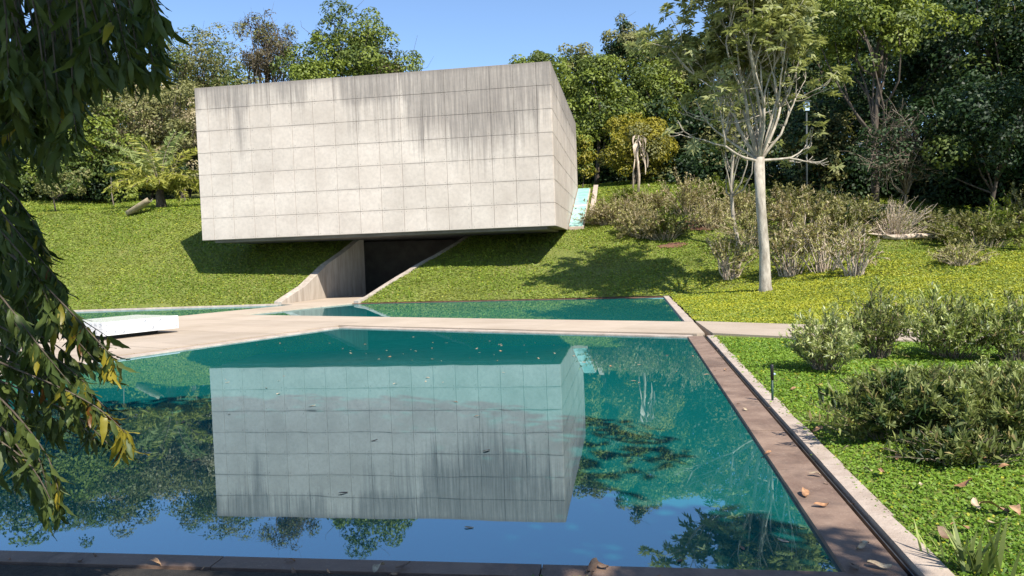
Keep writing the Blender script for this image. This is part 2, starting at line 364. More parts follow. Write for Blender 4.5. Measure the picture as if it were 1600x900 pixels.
def build_ground():
    b = []
    for i in range(len(HOLE)):
        p, q = np.array(HOLE[i]), np.array(HOLE[(i+1) % len(HOLE)]); n = max(1, int(np.linalg.norm(q-p)/.8))
        b += [p+(q-p)*k/n for k in range(n)]
    b = np.array(b); nb = len(b)
    gx, gy = np.meshgrid(np.arange(-32, 32.1, .75), np.arange(-3, 60.1, .75)); g1 = np.stack([gx.ravel(), gy.ravel()], 1)
    gx, gy = np.meshgrid(np.arange(-260, 261, 9.), np.arange(-90, 420, 9.)); g2 = np.stack([gx.ravel(), gy.ravel()], 1)
    g2 = g2[~((abs(g2[:, 0]) < 34) & (g2[:, 1] > -5) & (g2[:, 1] < 62))]
    g = np.concatenate([g1, g2]); g = g[~in_poly(g[:, 0], g[:, 1], HOLE)]
    dmin = np.min(np.linalg.norm(g[:, None]-b[None], axis=2), axis=1); g = g[dmin > .3]
    pts = [Vector(p) for p in np.concatenate([b, g]).tolist()]
    vo, eo, fo, *_ = delaunay_2d_cdt(pts, [(i, (i+1) % nb) for i in range(nb)], [], 0, 1e-5)
    xy = np.array([(v.x, v.y) for v in vo]); F = np.array([f for f in fo if len(f) == 3])
    cen = xy[F].mean(1); F = F[~in_poly(cen[:, 0], cen[:, 1], HOLE)]
    V = np.column_stack([xy, terrain(xy[:, 0], xy[:, 1])])
    # keep normals up
    e1 = xy[F[:, 1]]-xy[F[:, 0]]; e2 = xy[F[:, 2]]-xy[F[:, 0]]; fl = e1[:, 0]*e2[:, 1]-e1[:, 1]*e2[:, 0] < 0
    F[fl] = F[fl][:, ::-1]
    o = np_obj('ground', V, F, M_GROUND, None, True); tag(o, 'green lawn rising from the pools up to the trees', None, None, 'structure')
build_ground()

def sheet(name, poly, z, mat, label):
    o = mesh_obj(name, [(x, y, z) for x, y in poly], [list(range(len(poly)))], mat); tag(o, label, kind='structure')
    if o.data.polygons[0].normal.z < 0: o.data.flip_normals()
    return o
sheet('water', [tuple(A1-.02*RN*-1), tuple(A2), tuple(A3), tuple(A4)], 0, M_WATER, 'large teal pool in front of the concrete block')
sheet('water', [tuple(B1), tuple(B2+np.array([.2, .1])), tuple(B3+np.array([0, .2])), tuple(B4)], 0, M_WATER, 'narrow teal pool between walkway and grass slope')
sheet('water', [(-9.9, 32.32), ab(24.15, 21.9), ab(24.15, -6), (-40, 7.5), (-40, 33.2), (-18, 33.0)], 0, M_WATER, 'strip of teal water behind the white bench')

# basin edges ------------------------------------------------------
def pieces(parent, name, p, q, w0, w1, z0, z1, mat, step, nrm, gap=.008, jitter=0.0, seed=1):
    """a row of slabs between p and q, from w0 to w1 along the outward normal nrm"""
    r = random.Random(seed); p = np.array(p); q = np.array(q); L = np.linalg.norm(q-p); d = (q-p)/L; n = max(1, round(L/step)); nrm = np.array(nrm)
    for k in range(n):
        s0 = L*k/n+gap/2; s1 = L*(k+1)/n-gap/2
        j = [r.uniform(-jitter, jitter) for _ in range(4)]
        poly = [p+d*s0+nrm*(w0), p+d*s1+nrm*(w0), p+d*s1+nrm*(w1+j[0]), p+d*(s0+s1)/2+nrm*(w1+j[1]), p+d*s0+nrm*(w1+j[2])]
        mesh_obj(name, *prism([tuple(v) for v in poly], z0, z1+r.uniform(-.003, .003)), mat, parent)
led = struct('pool_ledge'); tag(led, 'brown concrete ledge framing the large pool')
pieces(led, 'slab', A1+RD*-.02, A2, -.0, .30, -.4, .035, M_LEDGE, 1.6, RN)
pieces(led, 'slab', A4, A1+ND*.30, 0, .16, -.4, .035, M_LEDGE, 1.9, NN)
FN = E2
pieces(led, 'slab', A2+np.array([.02, 0]), A3, 0, .26, -.4, .03, M_CURB, 2.0, FN)
pieces(led, 'slab', A3, A4, 0, .26, -.4, .03, M_CURB, 2.0, E1)
gut = struct('pool_gutter'); tag(gut, 'black drain slot running round the large pool')
def gutter(p, q, w0, w1, nrm, steel=True):
    p = np.array(p); q = np.array(q); nrm = np.array(nrm)
    mesh_obj('channel', *prism([tuple(p+nrm*w0), tuple(q+nrm*w0), tuple(q+nrm*w1), tuple(p+nrm*w1)], -.4, -.06), M_BLACK, gut)
    if steel:
        mid = (w0+w1)/2
        mesh_obj('rail', *prism([tuple(p+nrm*(mid-.004)), tuple(q+nrm*(mid-.004)), tuple(q+nrm*(mid+.004)), tuple(p+nrm*(mid+.004))], -.06, .03), M_STEEL, gut)
gutter(A1+RD*-.25, A2+RD*.25, .302, .362, RN); gutter(A4, A1+ND*.36, .162, .24, NN)
gutter(A2, A3, .262, .318, FN, False); gutter(A3, A4, .262, .318, E1, False)
cur = struct('curb'); tag(cur, 'rough pale concrete curb between pool gutter and lawn')
pieces(cur, 'curb_stone', A1+RD*-.3, A2+RD*-.15, .362, .50, -.3, .06, M_CURB, 1.1, RN, .006, .018)
pieces(cur, 'curb_stone', B1+RD*.12, B2, .0, .20, -.3, .055, M_CURB, 1.4, RN, .006, .02)
pieces(cur, 'curb_stone', np.array([-10.1, 32.2]), np.array([-18, 32.85]), 0, .22, -.3, .07, M_CURB, 1.6, (.03, 1), .006, .01)
pieces(cur, 'curb_stone', np.array([-18, 32.85]), np.array([-40, 33.05]), 0, .22, -.3, .07, M_CURB, 2.4, (.03, 1), .006, .01)
pieces(cur, 'curb_stone', B2, B3, -.03, .34, -.3, .022, M_SOIL, 3, (.24, .97), .004)

nb = sheet('near_bank', [tuple(A4+NN*.245-ND*4), tuple(A1+NN*.245+ND*.30), tuple(A1+NN*4+ND*.2), tuple(A4+NN*4-ND*4)], .052, mat_simple('painted_bank_shade', (.012, .010, .008), (.035, .027, .02), 6, .9, .8, .03), 'near bank under the overhanging tree, its shade painted in dark brown')  # shade along the near bank is painted in as a near-black brown sheet
walk = struct('walkway'); tag(walk, 'pale pink concrete walkway crossing between the two pools')
bf, bb = 14.59+.318, 17.36
edges_a = [14.72, 12.7, 10.7, 8.7, 6.7]
for a0, a1 in zip(edges_a[:-1], edges_a[1:]):
    mesh_obj('slab', *prism([ab(a0-.006, bf), ab(a1+.006, bf), ab(a1+.006, bb), ab(a0-.006, bb)], -.4, .055), M_PAVE, walk)
mesh_obj('slab', *prism([ab(6.694, bf), ab(4.75, bf), tuple(A2+.36*RN+RD*.33), tuple(B1+.2*RN), tuple(B1), ab(6.694, bb)], -.4, .055), M_PAVE, walk)
for k, (a0, a1) in enumerate([(22.0, 19.6), (19.6, 17.2), (17.2, 14.72)]):
    mesh_obj('slab', *prism([ab(a0-.006, 15.7), ab(a1+.006, 15.7), ab(a1+.006, bb), ab(a0-.006, bb)], -.4, .054), M_PAVE, walk)
# plaza of long strips left of the pool
plz = struct('plaza'); tag(plz, 'paved plaza of long pale strips beside the large pool')
bs = np.arange(-6.5, 15.7, .74); bs[-1] = 15.69
for i in range(len(bs)-1):
    cuts = [14.72, 24.1] if i % 2 else [14.72, 19.3, 24.1]
    for a0, a1 in zip(cuts[:-1], cuts[1:]):
        mesh_obj('paving_strip', *prism([ab(a0+.003, bs[i]+.004), ab(a1-.003, bs[i]+.004), ab(a1-.003, bs[i+1]-.004), ab(a0+.003, bs[i+1]-.004)], -.4, .054+random.Random(i).uniform(-.003, .003)), M_PAVE, plz)
mesh_obj('paving_strip', *prism([ab(22.004, 15.7), ab(24.1, 15.7), ab(24.1, bb), ab(22.004, bb)], -.4, .054), M_PAVE, plz)
ent = struct('entrance_path'); tag(ent, 'narrow concrete path leading under the block')
for b0, b1 in [(bb, 19.4), (19.4, 21.4), (21.4, 23.4), (23.4, 27.9)]:
    mesh_obj('slab', *prism([ab(22.0, b0+.006), ab(24.15, b0+.006), ab(24.15, b1-.006), ab(22.0, b1-.006)], -.4, .055), M_PAVE, ent)
mesh_obj('slab', *prism([ab(24.158, 21.95), ab(24.158, 27.894), (-7.6, 38.98), (-8.93, 36.2), (-9.95, 32.2)], -.4, .05), M_PAVE, ent)
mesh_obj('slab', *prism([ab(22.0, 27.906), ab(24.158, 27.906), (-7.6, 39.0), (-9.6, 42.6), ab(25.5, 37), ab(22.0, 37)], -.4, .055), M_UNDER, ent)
fl = mesh_obj('pool_floor', *box_vf(-41, 8, 2.5, 46, -.75, -.45), M_BLACK); tag(fl, 'dark floor of the pools', kind='structure')
pth = struct('garden_path'); tag(pth, 'concrete path running right from the walkway across the lawn')
aa = np.arange(4.4, -16, -2.2)
def pback(a): return float(np.interp(a, [-10, -2, 5.5], [15.5, 16.1, 17.3]))
for i in range(len(aa)-1):
    a0, a1 = aa[i]-.008, aa[i+1]+.008
    q = [ab(a0, 14.45), ab(a1, 14.45), ab(a1, pback(a1)), ab(a0 if i else 5.55, pback(a0) if i else 17.2)]
    if i == 0: q = [tuple(A2+.50*RN+RD*.12), ab(a1, 14.45), ab(a1, pback(a1)), tuple(B1+.24*RN+RD*-.15)]
    mesh_obj('slab', *prism(q, -.1, .078), M_PAVE, pth)

# ------------------------------------------------------------------ the concrete gallery block
BX, BY, YAW, BW, BD, ZB, BH = -14.347, 35.038, -.15514, 16.517, 15.636, 3.0, 7.04
gal = thing('concrete_gallery', 'huge weathered concrete block floating over the grass slope behind the pool', 'building', (BX, BY, 0)); gal.rotation_euler = (0, 0, YAW)
M_WALL = mat_concrete_wall(gal)
M_JOINT = mat_simple('joint_concrete', (.16, .145, .13), (.26, .235, .21), 5, .95)
def part_vf(name, vf, mat, parent): return mesh_obj(name, vf[0], vf[1], mat, parent)
core = part_vf('wall', box_vf(.03, BW-.03, .03, BD-.03, ZB, ZB+BH-.02), M_JOINT, gal)
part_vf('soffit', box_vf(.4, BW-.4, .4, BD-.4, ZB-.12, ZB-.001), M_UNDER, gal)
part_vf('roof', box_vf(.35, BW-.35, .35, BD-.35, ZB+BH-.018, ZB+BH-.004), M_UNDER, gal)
GAP = .011; rows = np.linspace(ZB, ZB+BH, 8)
cols_f = np.concatenate([[0, .62], np.linspace(.62, BW-.62, 16)[1:], [BW]]); cols_s = np.linspace(0, BD, 16)
cache = {}
def panel_mesh(w, h):
    k = (round(w, 2), round(h, 2))
    if k not in cache: cache[k] = bev_box(w-GAP, .06, h-GAP, .006, 'panel', M_WALL)
    return cache[k]
pr = random.Random(3)
def panels(cols, put, rotz, left=False):
    for r in range(7):
        for c in range(len(cols)-1):
            w = cols[c+1]-cols[c]; h = rows[r+1]-rows[r]
            o = bpy.data.objects.new('panel', panel_mesh(w, h)); link(o, gal)
            o.location = put((cols[c]+cols[c+1])/2, (rows[r]+rows[r+1])/2, pr.uniform(-.004, .004)); o.rotation_euler = (0, 0, rotz)
panels(cols_f, lambda s, z, j: (s, .0+j, z), 0)
panels(cols_s, lambda s, z, j: (BW+j, s, z), math.pi/2)
part_vf('left_wall', box_vf(-.0, .03, .031, BD, ZB, ZB+BH-.01), M_WALL, gal)
part_vf('back_wall', box_vf(0.0, BW-.035, BD-.029, BD, ZB, ZB+BH-.01), M_WALL, gal)

# walls of the cut leading under the block
def fin(name, a0, a1, bs_, top, mat, parent, z0=-.3):
    V = []; F = []
    for b_ in bs_:
        for a_ in (a0, a1):
            x, y = ab(a_, b_); V += [(x, y, z0), (x, y, top(a_, b_))]
    n = len(bs_)
    for i in range(n-1):
        o = i*4; p = o+4
        F += [(o, o+1, p+1, p), (o+2, p+2, p+3, o+3), (o+1, o+3, p+3, p+1)]
    F += [(0, 2, 3, 1), (n*4-4, n*4-3, n*4-1, n*4-2)]
    return mesh_obj(name, V, F, mat, parent)
def tz(a, b): return float(terrain(*ab(a, b)))
ret = thing('retaining_walls', 'sloping concrete side walls of the sunken entrance under the block', 'wall', (0, 0, 0))
def strip_wall(name, pts, tops, th, mat, parent, z0=-.3):
    pts = [np.array(p, float) for p in pts]; V = []; F = []; n = len(pts)
    for i, p in enumerate(pts):
        d = unit(pts[min(i+1, n-1)]-pts[max(i-1, 0)]); nl = np.array([-d[1], d[0]])*th; q = p+nl
        if th > .3: tops[i] = max(tops[i], float(terrain(*(p+nl*1.15)))+.05)
        V += [(*p, z0), (*p, tops[i]), (*q, z0), (*q, tops[i]+.03)]
    for i in range(n-1):
        o = i*4; k = o+4; F += [(o, k, k+1, o+1), (o+2, o+3, k+3, k+2), (o+1, k+1, k+3, o+3)]
    F += [(0, 1, 3, 2), (n*4-4, n*4-2, n*4-1, n*4-3)]
    return mesh_obj(name, V, F, mat, parent)
strip_wall('left_wall', [(-9.95, 32.2), (-9.45, 34.2), (-8.95, 36.2)], [.14, .50, 1.22], .34, M_RETAIN, ret)
strip_wall('left_wall', [(-8.95, 36.22), (-8.3, 37.6), (-7.62, 39.0)], [1.22, 1.95, 2.80], .34, M_RETAIN, ret)
fin('right_wall', 21.74, 21.99, np.linspace(23.22, 33.5, 16), lambda a, b: max(.07, tz(21.6, b)+.09), M_RETAIN, ret)
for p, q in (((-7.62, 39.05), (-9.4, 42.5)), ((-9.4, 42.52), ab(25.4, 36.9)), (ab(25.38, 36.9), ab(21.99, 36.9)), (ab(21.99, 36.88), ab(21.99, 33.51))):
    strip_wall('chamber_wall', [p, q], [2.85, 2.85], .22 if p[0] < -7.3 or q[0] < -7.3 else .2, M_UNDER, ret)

# pale glass skylight strip beside the block, with its low side wall
def mat_glass():
    s = NT('frosted_glass'); s.color(s.mix(s.ramp(s.noise(s.pos(), 1.5, 3), [(.4, 0.), (.6, 1.)]), (.26, .50, .46), (.36, .60, .56))); s.rough(.18); s.b.inputs['IOR'].default_value = 1.5
    return s.m
M_GLASS = mat_glass()
sk = thing('skylight', 'pale turquoise glass strip sloping up beside the block', 'skylight', (BX, BY, 0)); sk.rotation_euler = (0, 0, YAW)
def loc2w(x, y): 
    c, s_ = math.cos(YAW), math.sin(YAW); return (BX+c*x-s_*y, BY+s_*x+c*y)
def skz(y): return 3.02+(y-6.4)*.305
def ramp_box(x0, x1, y0, y1, dz0, dz1):
    V = []
    for y in (y0, y1):
        for x in (x0, x1):
            for d in (dz0, dz1): V.append((x, y, skz(y)+d))
    F = [(0, 1, 3, 2), (4, 6, 7, 5), (0, 2, 6, 4), (1, 5, 7, 3), (0, 4, 5, 1), (2, 3, 7, 6)]
    return V, F
part_vf('base', ramp_box(BW+.06, BW+.86, 6.45, 15.2, -.5, .12), M_CURB, sk)
for y0, y1 in ((6.5, 10.6), (10.72, 15.1)): part_vf('pane', ramp_box(BW+.10, BW+.80, y0, y1, .12, .17), M_GLASS, sk)
part_vf('glazing_bar', ramp_box(BW+.10, BW+.80, 10.61, 10.71, .12, .20), mat_simple('white_metal', (.7, .7, .68), (.8, .8, .78), 4, .5), sk)
lw = thing('low_wall', 'thin low concrete wall climbing beside the glass strip', 'wall', (BX, BY, 0)); lw.rotation_euler = (0, 0, YAW)
part_vf('coping', ramp_box(BW+1.05, BW+1.33, 8.6, 15.6, .16, .24), M_CURB, lw); part_vf('base', ramp_box(BW+1.08, BW+1.30, 8.6, 15.6, -.5, .159), M_RETAIN, lw)

# ------------------------------------------------------------------ white tiled bench
def mat_tile():
    s = NT('white_glazed_tile'); tc = s.new('ShaderNodeTexCoord'); oi = s.new('ShaderNodeObjectInfo')
    ad = s.new('ShaderNodeVectorMath', operation='ADD'); s.l.new(tc.outputs['Object'], ad.inputs[0])
    sc = s.new('ShaderNodeVectorMath', operation='SCALE'); s.l.new(oi.outputs['Location'], sc.inputs[0]); sc.inputs['Scale'].default_value = 7.3; s.l.new(sc.outputs[0], ad.inputs[1])
    ln = s.new('ShaderNodeVectorMath', operation='LENGTH'); s.l.new(tc.outputs['Object'], ln.inputs[0])
    n = s.noise(ad.outputs[0], 22, 2, .6)
    blob = s.math('MULTIPLY', s.math('LESS_THAN', ln.outputs['Value'], .06), s.ramp(n, [(.50, 0.), (.56, 1.)]))
    blob = s.math('MULTIPLY', blob, s.math('GREATER_THAN', oi.outputs['Random'], .35))
    s.color(s.mix(s.math('MULTIPLY', blob, .75), (.66, .665, .66), (.20, .22, .26))); s.rough(.12); return s.m
M_TILE = mat_tile(); M_TILE2 = mat_simple('plain_white_tile', (.66, .68, .68), (.74, .75, .74), 3, .15, 0)
ben = thing('tiled_bench', 'low white tiled slab bench on the paved plaza', 'bench', (-8.95, 19.99, .054))
ben.rotation_euler = (0, 0, math.atan2(-E2[1], -E2[0]))     # local x: along the front towards the camera, local y: towards e1?
BL, BDp, BZ0, BZ1 = 2.05, 1.9, .11, .45
M_GROUT = mat_simple('grey_grout', (.45, .45, .44), (.55, .55, .54), 8, .9)
sgn = -1  # depth direction (E1) in local y
part_vf('body', box_vf(.012, BL-.012, min(sgn*.012, sgn*(BDp-.012)), max(sgn*.012, sgn*(BDp-.012)), BZ0, BZ1-.012), M_GROUT, ben)
part_vf('plinth', box_vf(.35, BL-.35, min(sgn*.4, sgn*(BDp-.4)), max(sgn*.4, sgn*(BDp-.4)), 0, BZ0), M_BLACK, ben)
nx, ny, nz = 10, 9, 2; tw, td, th = BL/nx, BDp/ny, (BZ1-BZ0)/nz
t_front = bev_box(tw-.004, .012, th-.004, .0015, 'tile', M_TILE); t_side = bev_box(.012, td-.004, th-.004, .0015, 'tile', M_TILE); t_top = bev_box(tw-.004, td-.004, .012, .0015, 'tile', M_TILE2)
def tile(me, loc): o = bpy.data.objects.new('tile', me); o.location = loc; link(o, ben)
for i in range(nx):
    for k in range(nz):
        tile(t_front, ((i+.5)*tw, sgn*.006, BZ0+(k+.5)*th)); tile(t_front, ((i+.5)*tw, sgn*(BDp-.006), BZ0+(k+.5)*th))
    for j in range(ny): tile(t_top, ((i+.5)*tw, sgn*(j+.5)*td, BZ1-.006+.0013))
for j in range(ny):
    for k in range(nz):
        tile(t_side, (.006-.0013, sgn*(j+.5)*td, BZ0+(k+.5)*th)); tile(t_side, (BL-.006+.0013, sgn*(j+.5)*td, BZ0+(k+.5)*th))

# ------------------------------------------------------------------ lawn leaves (uncountable ground cover)
GAL_FOOT = [loc2w(-.1, -.1), loc2w(BW+.9, -.1), loc2w(BW+.9, BD), loc2w(-.1, BD)]
PATH_POLY = [ab(5.6, 14.40), ab(-16, 14.40), ab(-16, pback(-16)+.05), ab(5.6, 17.30)]
def scatter_lawn():
    r = np.random.default_rng(21); P = []; S = []
    y = 3.2
    while y < 58:
        dy = .5 if y < 12 else 1.0
        s = .016+.0017*y; cover = 2.2 if y < 16 else 1.9
        x0, x1 = -.74*y-1, .74*y+1
        n = int(cover/s**2*(x1-x0)*dy)
        x = r.uniform(x0, x1, n); yy = r.uniform(y, y+dy, n)
        k = ~in_poly(x+r.normal(size=n)*.05, yy+r.normal(size=n)*.03, HOLE) & ~in_poly(x, yy, PATH_POLY)
        if y < 16: k &= x > 0
        inside = in_poly(x, yy, GAL_FOOT); k &= ~(inside & (yy > 40))
        P.append(np.column_stack([x[k], yy[k]])); S.append(np.full(k.sum(), s)); y += dy
    P = np.concatenate(P); S = np.concatenate(S)
    # thin out where soil and dry thatch show
    nz = np.sin(P[:, 0]*1.1+np.sin(P[:, 1]*.7)*2)*np.sin(P[:, 1]*.9+1.7*np.sin(P[:, 0]*.5))
    bare = np.exp(-(((P[:, 0]-2.2)/1.6)**2+((P[:, 1]-34.)/2.8)**2)) + .9*np.exp(-(((P[:, 0]-11.0)/2.2)**2+((P[:, 1]-36.)/2)**2))
    keep = r.uniform(0, 1, len(P)) > np.clip(.75*bare+.25*(nz > .55), 0, .9)
    P = P[keep]; S = S[keep]; nz = nz[keep]; n = len(P)
    z = terrain(P[:, 0], P[:, 1])
    C = np.column_stack([P, z+S*r.uniform(.1, .75, n)])
    N = r.normal(size=(n, 3))*.55+np.array([.05, -.25, 1.0])
    sz = S*r.uniform(.6, 1.25, n)
    yel = smooth((P[:, 0]-3.2)/3)*smooth((P[:, 1]-15.0)/1.5)*(1-smooth((P[:, 1]-26)/6))
    isy = r.uniform(0, 1, n) < yel*(.62+.3*nz)+.05
    near = (P[:, 1] < 15.5) & ~isy
    for mask, mat, lab in ((near, LM['lawnn'], 'fresh green clover like lawn beside the right pool curb'), (~isy & ~near, LM['grass'], 'short green lawn covering the slopes and the pool side'), (isy, LM['lawny'], 'yellow green creeping groundcover beside the path')):
        V, F = leaf_quads(C[mask], N[mask], sz[mask]*1.25, sz[mask]*.75, r=r)
        tag(np_obj('lawn', V, F, mat), lab, 'grass', None, 'stuff')
scatter_lawn()

ORD = ['first', 'second', 'third', 'fourth', 'fifth', 'sixth', 'seventh', 'eighth', 'ninth', 'tenth', 'eleventh', 'twelfth']
def nth(seq, i, key=0): return ORD[sorted(q[key] for q in seq).index(seq[i][key])]
# ------------------------------------------------------------------ trees and shrubs
def limb_path(p, q, r, sag=.12, n=5):
    p = np.asarray(p, float); q = np.asarray(q, float); L = np.linalg.norm(q-p); off = r.normal(size=3)*L*sag*.5
    return np.array([p+(q-p)*t+off*math.sin(math.pi*t)+np.array([0, 0, -L*.08])*math.sin(math.pi*t) for t in np.linspace(0, 1, n)])
def tree(name, label, cat, base, crown_c, rad, kind, nleaf, leaf, nclump=70, clump=.9, trunk_r=.22, bk='brown', seed=0, limbs=14,
         group=None, mix=None, uneven=.25, shell=.45, twigs=0, stems=1, aspect=.55, droop=0.0):
    r = np.random.default_rng(1000+seed); base = np.asarray(base, float); crown_c = np.asarray(crown_c, float)
    t = thing(name, label, cat, base, group)
    P, N, cc, k = crown_pts(crown_c, rad, nclump, nleaf, clump, r, shell, uneven)
    T = None
    if droop: T = r.normal(size=(nleaf, 3))*.6+np.array([0, 0, -droop])
    V, F = leaf_quads(P-base, N, leaf*r.uniform(.65, 1.3, nleaf), leaf*aspect*r.uniform(.7, 1.2, nleaf), T, r=r)
    crn = np_obj('crown' if cat == 'tree' else 'foliage', V, F, LM[kind], t)
    if mix:
        crn.data.materials.append(LM[mix[0]]); cl = r.uniform(0, 1, nclump) < mix[1]
        crn.data.polygons.foreach_set('material_index', cl[k].astype(np.int32))
    tb = Tubes(); top = crown_c+np.array([0, 0, -.15*rad[2]])
    for s_ in range(stems):
        b0 = base+(r.normal(size=3)*np.array([.25, .25, 0])*(stems > 1)); b0[2] -= .15
        tp = limb_path(b0, top+r.normal(size=3)*np.asarray(rad)*(.15 if stems == 1 else .4), r, .05, 7)
        tb.add(tp, np.linspace(trunk_r, trunk_r*.35, 7), 8)
        idx = r.choice(nclump, min(limbs, nclump), replace=False)
        for i in idx:
            st = tp[r.integers(3, 6)]; tb.add(limb_path(st, cc[i], r, .2, 5), np.linspace(trunk_r*.4, trunk_r*.08, 5), 5)
    for i in range(twigs):
        c0 = cc[r.integers(nclump)]; d = unit(r.normal(size=3)+np.array([0, 0, .5])); L = clump*r.uniform(.8, 1.8)
        tb.add(limb_path(c0-d*L*.6, c0+d*L, r, .25, 4), np.linspace(.085, .025, 4)*leaf, 4, False)
    tb.build('trunk' if cat == 'tree' else 'stems', BK[bk], t, base)
    return t
def PX(px, py, Y): return at(px, py, Y)
def tr(label, bx, Y, cx, cy, wpx, hpx, kind, nleaf=7000, leaf=.34, seed=0, name='broadleaf_tree', **kw):
    """bx: image column of the foot; cx, cy: middle of the crown; wpx, hpx: half sizes seen from the camera; Y: distance"""
    m = Y/FPX; base = on_ground(bx, Y); c = PX(cx, cy, Y); dep = kw.pop('dep', .85)
    return tree(name, label, 'tree', base, c, (wpx*m, wpx*m*dep, hpx*m), kind, nleaf, leaf, seed=seed, **kw)
# --- left of the block
BG = 'trees on the rise behind the block'
tr('dense bright green tree behind the hanging branches at far left', 95, 56, 110, 235, 90, 85, 'bright', 12000, .30, 1, clump=1.2, group=BG, mix=('green', .35), nclump=90)
tr('dark green tree at the left edge behind the hanging branches', 10, 58, 15, 215, 80, 120, 'dark', 9000, .36, 2, clump=1.4, group=BG, mix=('green', .3))
tr('rounded olive scrub tree left of the block, above the palm', 215, 60, 222, 205, 92, 78, 'olive', 14000, .24, 3, clump=1.1, group=BG, mix=('dry', .35), twigs=90, nclump=110)
tr('low dry olive thicket tree touching the block edge at left', 290, 58, 290, 228, 62, 78, 'olive', 9000, .24, 4, clump=1.0, group=BG, mix=('dry', .3), twigs=50)
tr('feathery olive tree with open crown above the block left corner', 285, 66, 308, 122, 78, 72, 'olive', 10500, .25, 5, clump=1.05, nclump=110, group=BG, mix=('green', .25), uneven=.18, twigs=90)
tr('thin brown half bare tree rising behind the block roof', 405, 66, 420, 84, 62, 74, 'brown', 4200, .24, 6, clump=.9, group=BG, mix=('olive', .35), uneven=.4, twigs=320, nclump=70, limbs=44, trunk_r=.26)
tr('full green tree behind the block roof, the widest there', 560, 64, 552, 100, 92, 82, 'green', 14000, .30, 7, clump=1.15, group=BG, mix=('bright', .4), uneven=.2, twigs=60, nclump=110)
tr('small lime green tree peeping over the block roof', 490, 60, 492, 122, 38, 26, 'bright', 3400, .28, 8, clump=.7, group=BG)
tr('brownish tree sloping down to the roof right of the widest tree', 615, 66, 610, 125, 34, 44, 'olive', 3200, .26, 9, clump=.8, group=BG, mix=('brown', .4), twigs=60)
tr('hazy olive tree behind the hanging branches at upper left', 170, 74, 170, 150, 95, 85, 'olive', 11000, .34, 12, clump=1.5, group=BG, mix=('green', .4))
tr('dull green tree at the upper left, mostly behind the hanging branches', 60, 78, 50, 140, 95, 90, 'green', 9000, .36, 13, clump=1.6, group=BG, mix=('olive', .4))
UL = [(30, 290, 60, 34, 56), (130, 298, 50, 26, 57), (185, 285, 45, 38, 59), (240, 275, 50, 40, 61), (300, 275, 50, 44, 60), (-40, 280, 60, 50, 57)]
for i, (px, py, w, h, Y) in enumerate(UL):
    tr(f'low dark understory tree along the top of the left lawn, {nth(UL, i)} from the left', px, Y, px, py, w, h, 'dark', 3800, .28, 100+i, name='understory_tree', clump=.95, group='understory trees on the left', mix=('green', .3), trunk_r=.12)
# --- right of the block
BR = 'trees on the rise right of the block'
tr('bright green tree top showing just above the block right corner', 835, 62, 838, 128, 56, 46, 'bright', 6500, .30, 20, clump=.95, group=BR, mix=('green', .4))
tr('olive round topped tree beside the block right corner', 905, 66, 908, 125, 40, 52, 'olive', 5500, .3, 21, clump=.95, group=BR, mix=('green', .4))
tr('tall dark tree draped with vines, its top standing alone against the sky', 975, 64, 980, 96, 46, 66, 'dark', 7500, .28, 22, clump=.9, group=BR, mix=('olive', .5), uneven=.3, twigs=30)
tr('large fresh green tree between the block and the yellow bush', 935, 58, 925, 178, 66, 78, 'bright', 13000, .28, 23, clump=1.1, group=BR, mix=('green', .5), nclump=100)
tr('broad green tree above the yellow bush', 1010, 60, 1012, 155, 70, 66, 'green', 13000, .28, 24, clump=1.1, group=BR, mix=('bright', .45), nclump=100)
tr('dark green tree between the block and the yellow bush near the ground', 945, 60, 938, 250, 42, 42, 'dark', 4600, .28, 25, clump=.9, group=BR, mix=('green', .4))
tr('olive crowned tree behind the pale trunked tree, left side', 1075, 62, 1078, 120, 60, 68, 'olive', 9500, .28, 26, clump=1.1, group=BR, mix=('green', .35))
tr('round yellow green bushy tree on the lawn right of the block', 990, 53, 997, 236, 50, 58, 'yellow', 10000, .20, 27, clump=.85, group=BR, mix=('olive', .25), uneven=.12, shell=.3)
tr('narrow yellow green young tree against the block right edge', 912, 52, 912, 245, 14, 38, 'yellow', 2200, .18, 28, clump=.45, group=BR, mix=('bright', .4), trunk_r=.06)
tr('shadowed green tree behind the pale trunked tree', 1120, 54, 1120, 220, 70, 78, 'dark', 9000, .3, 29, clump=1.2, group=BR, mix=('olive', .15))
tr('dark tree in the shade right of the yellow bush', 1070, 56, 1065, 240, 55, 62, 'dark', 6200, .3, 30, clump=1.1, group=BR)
# --- the dark wood on the right
BW_ = 'trees of the dark wood on the right'
tr('sunlit leafy tree at the top of the dark wood, beside the pale trunked tree', 1370, 40, 1375, 40, 100, 70, 'bright', 9500, .24, 40, clump=.9, group=BW_, mix=('green', .4), trunk_r=.22)
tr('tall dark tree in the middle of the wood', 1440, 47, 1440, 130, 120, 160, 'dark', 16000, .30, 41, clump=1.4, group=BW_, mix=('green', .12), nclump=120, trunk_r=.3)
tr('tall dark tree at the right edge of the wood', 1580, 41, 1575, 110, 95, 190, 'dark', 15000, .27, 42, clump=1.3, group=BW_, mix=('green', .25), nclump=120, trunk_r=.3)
tr('mid green tree low at the right edge with a lit branch', 1540, 36, 1530, 215, 85, 90, 'dark', 10000, .22, 43, clump=.9, group=BW_, mix=('green', .2), trunk_r=.14)
tr('dusky olive tree behind the right limb of the pale trunked tree', 1285, 44, 1285, 240, 52, 68, 'olive', 6500, .24, 44, clump=.9, group=BW_, mix=('dark', .5), twigs=40, trunk_r=.12)
tr('tall leafy tree filling the sky behind the pale trunked tree', 1250, 56, 1240, 110, 105, 165, 'dark', 15000, .32, 45, clump=1.4, group=BW_, mix=('green', .35), nclump=120, trunk_r=.3)
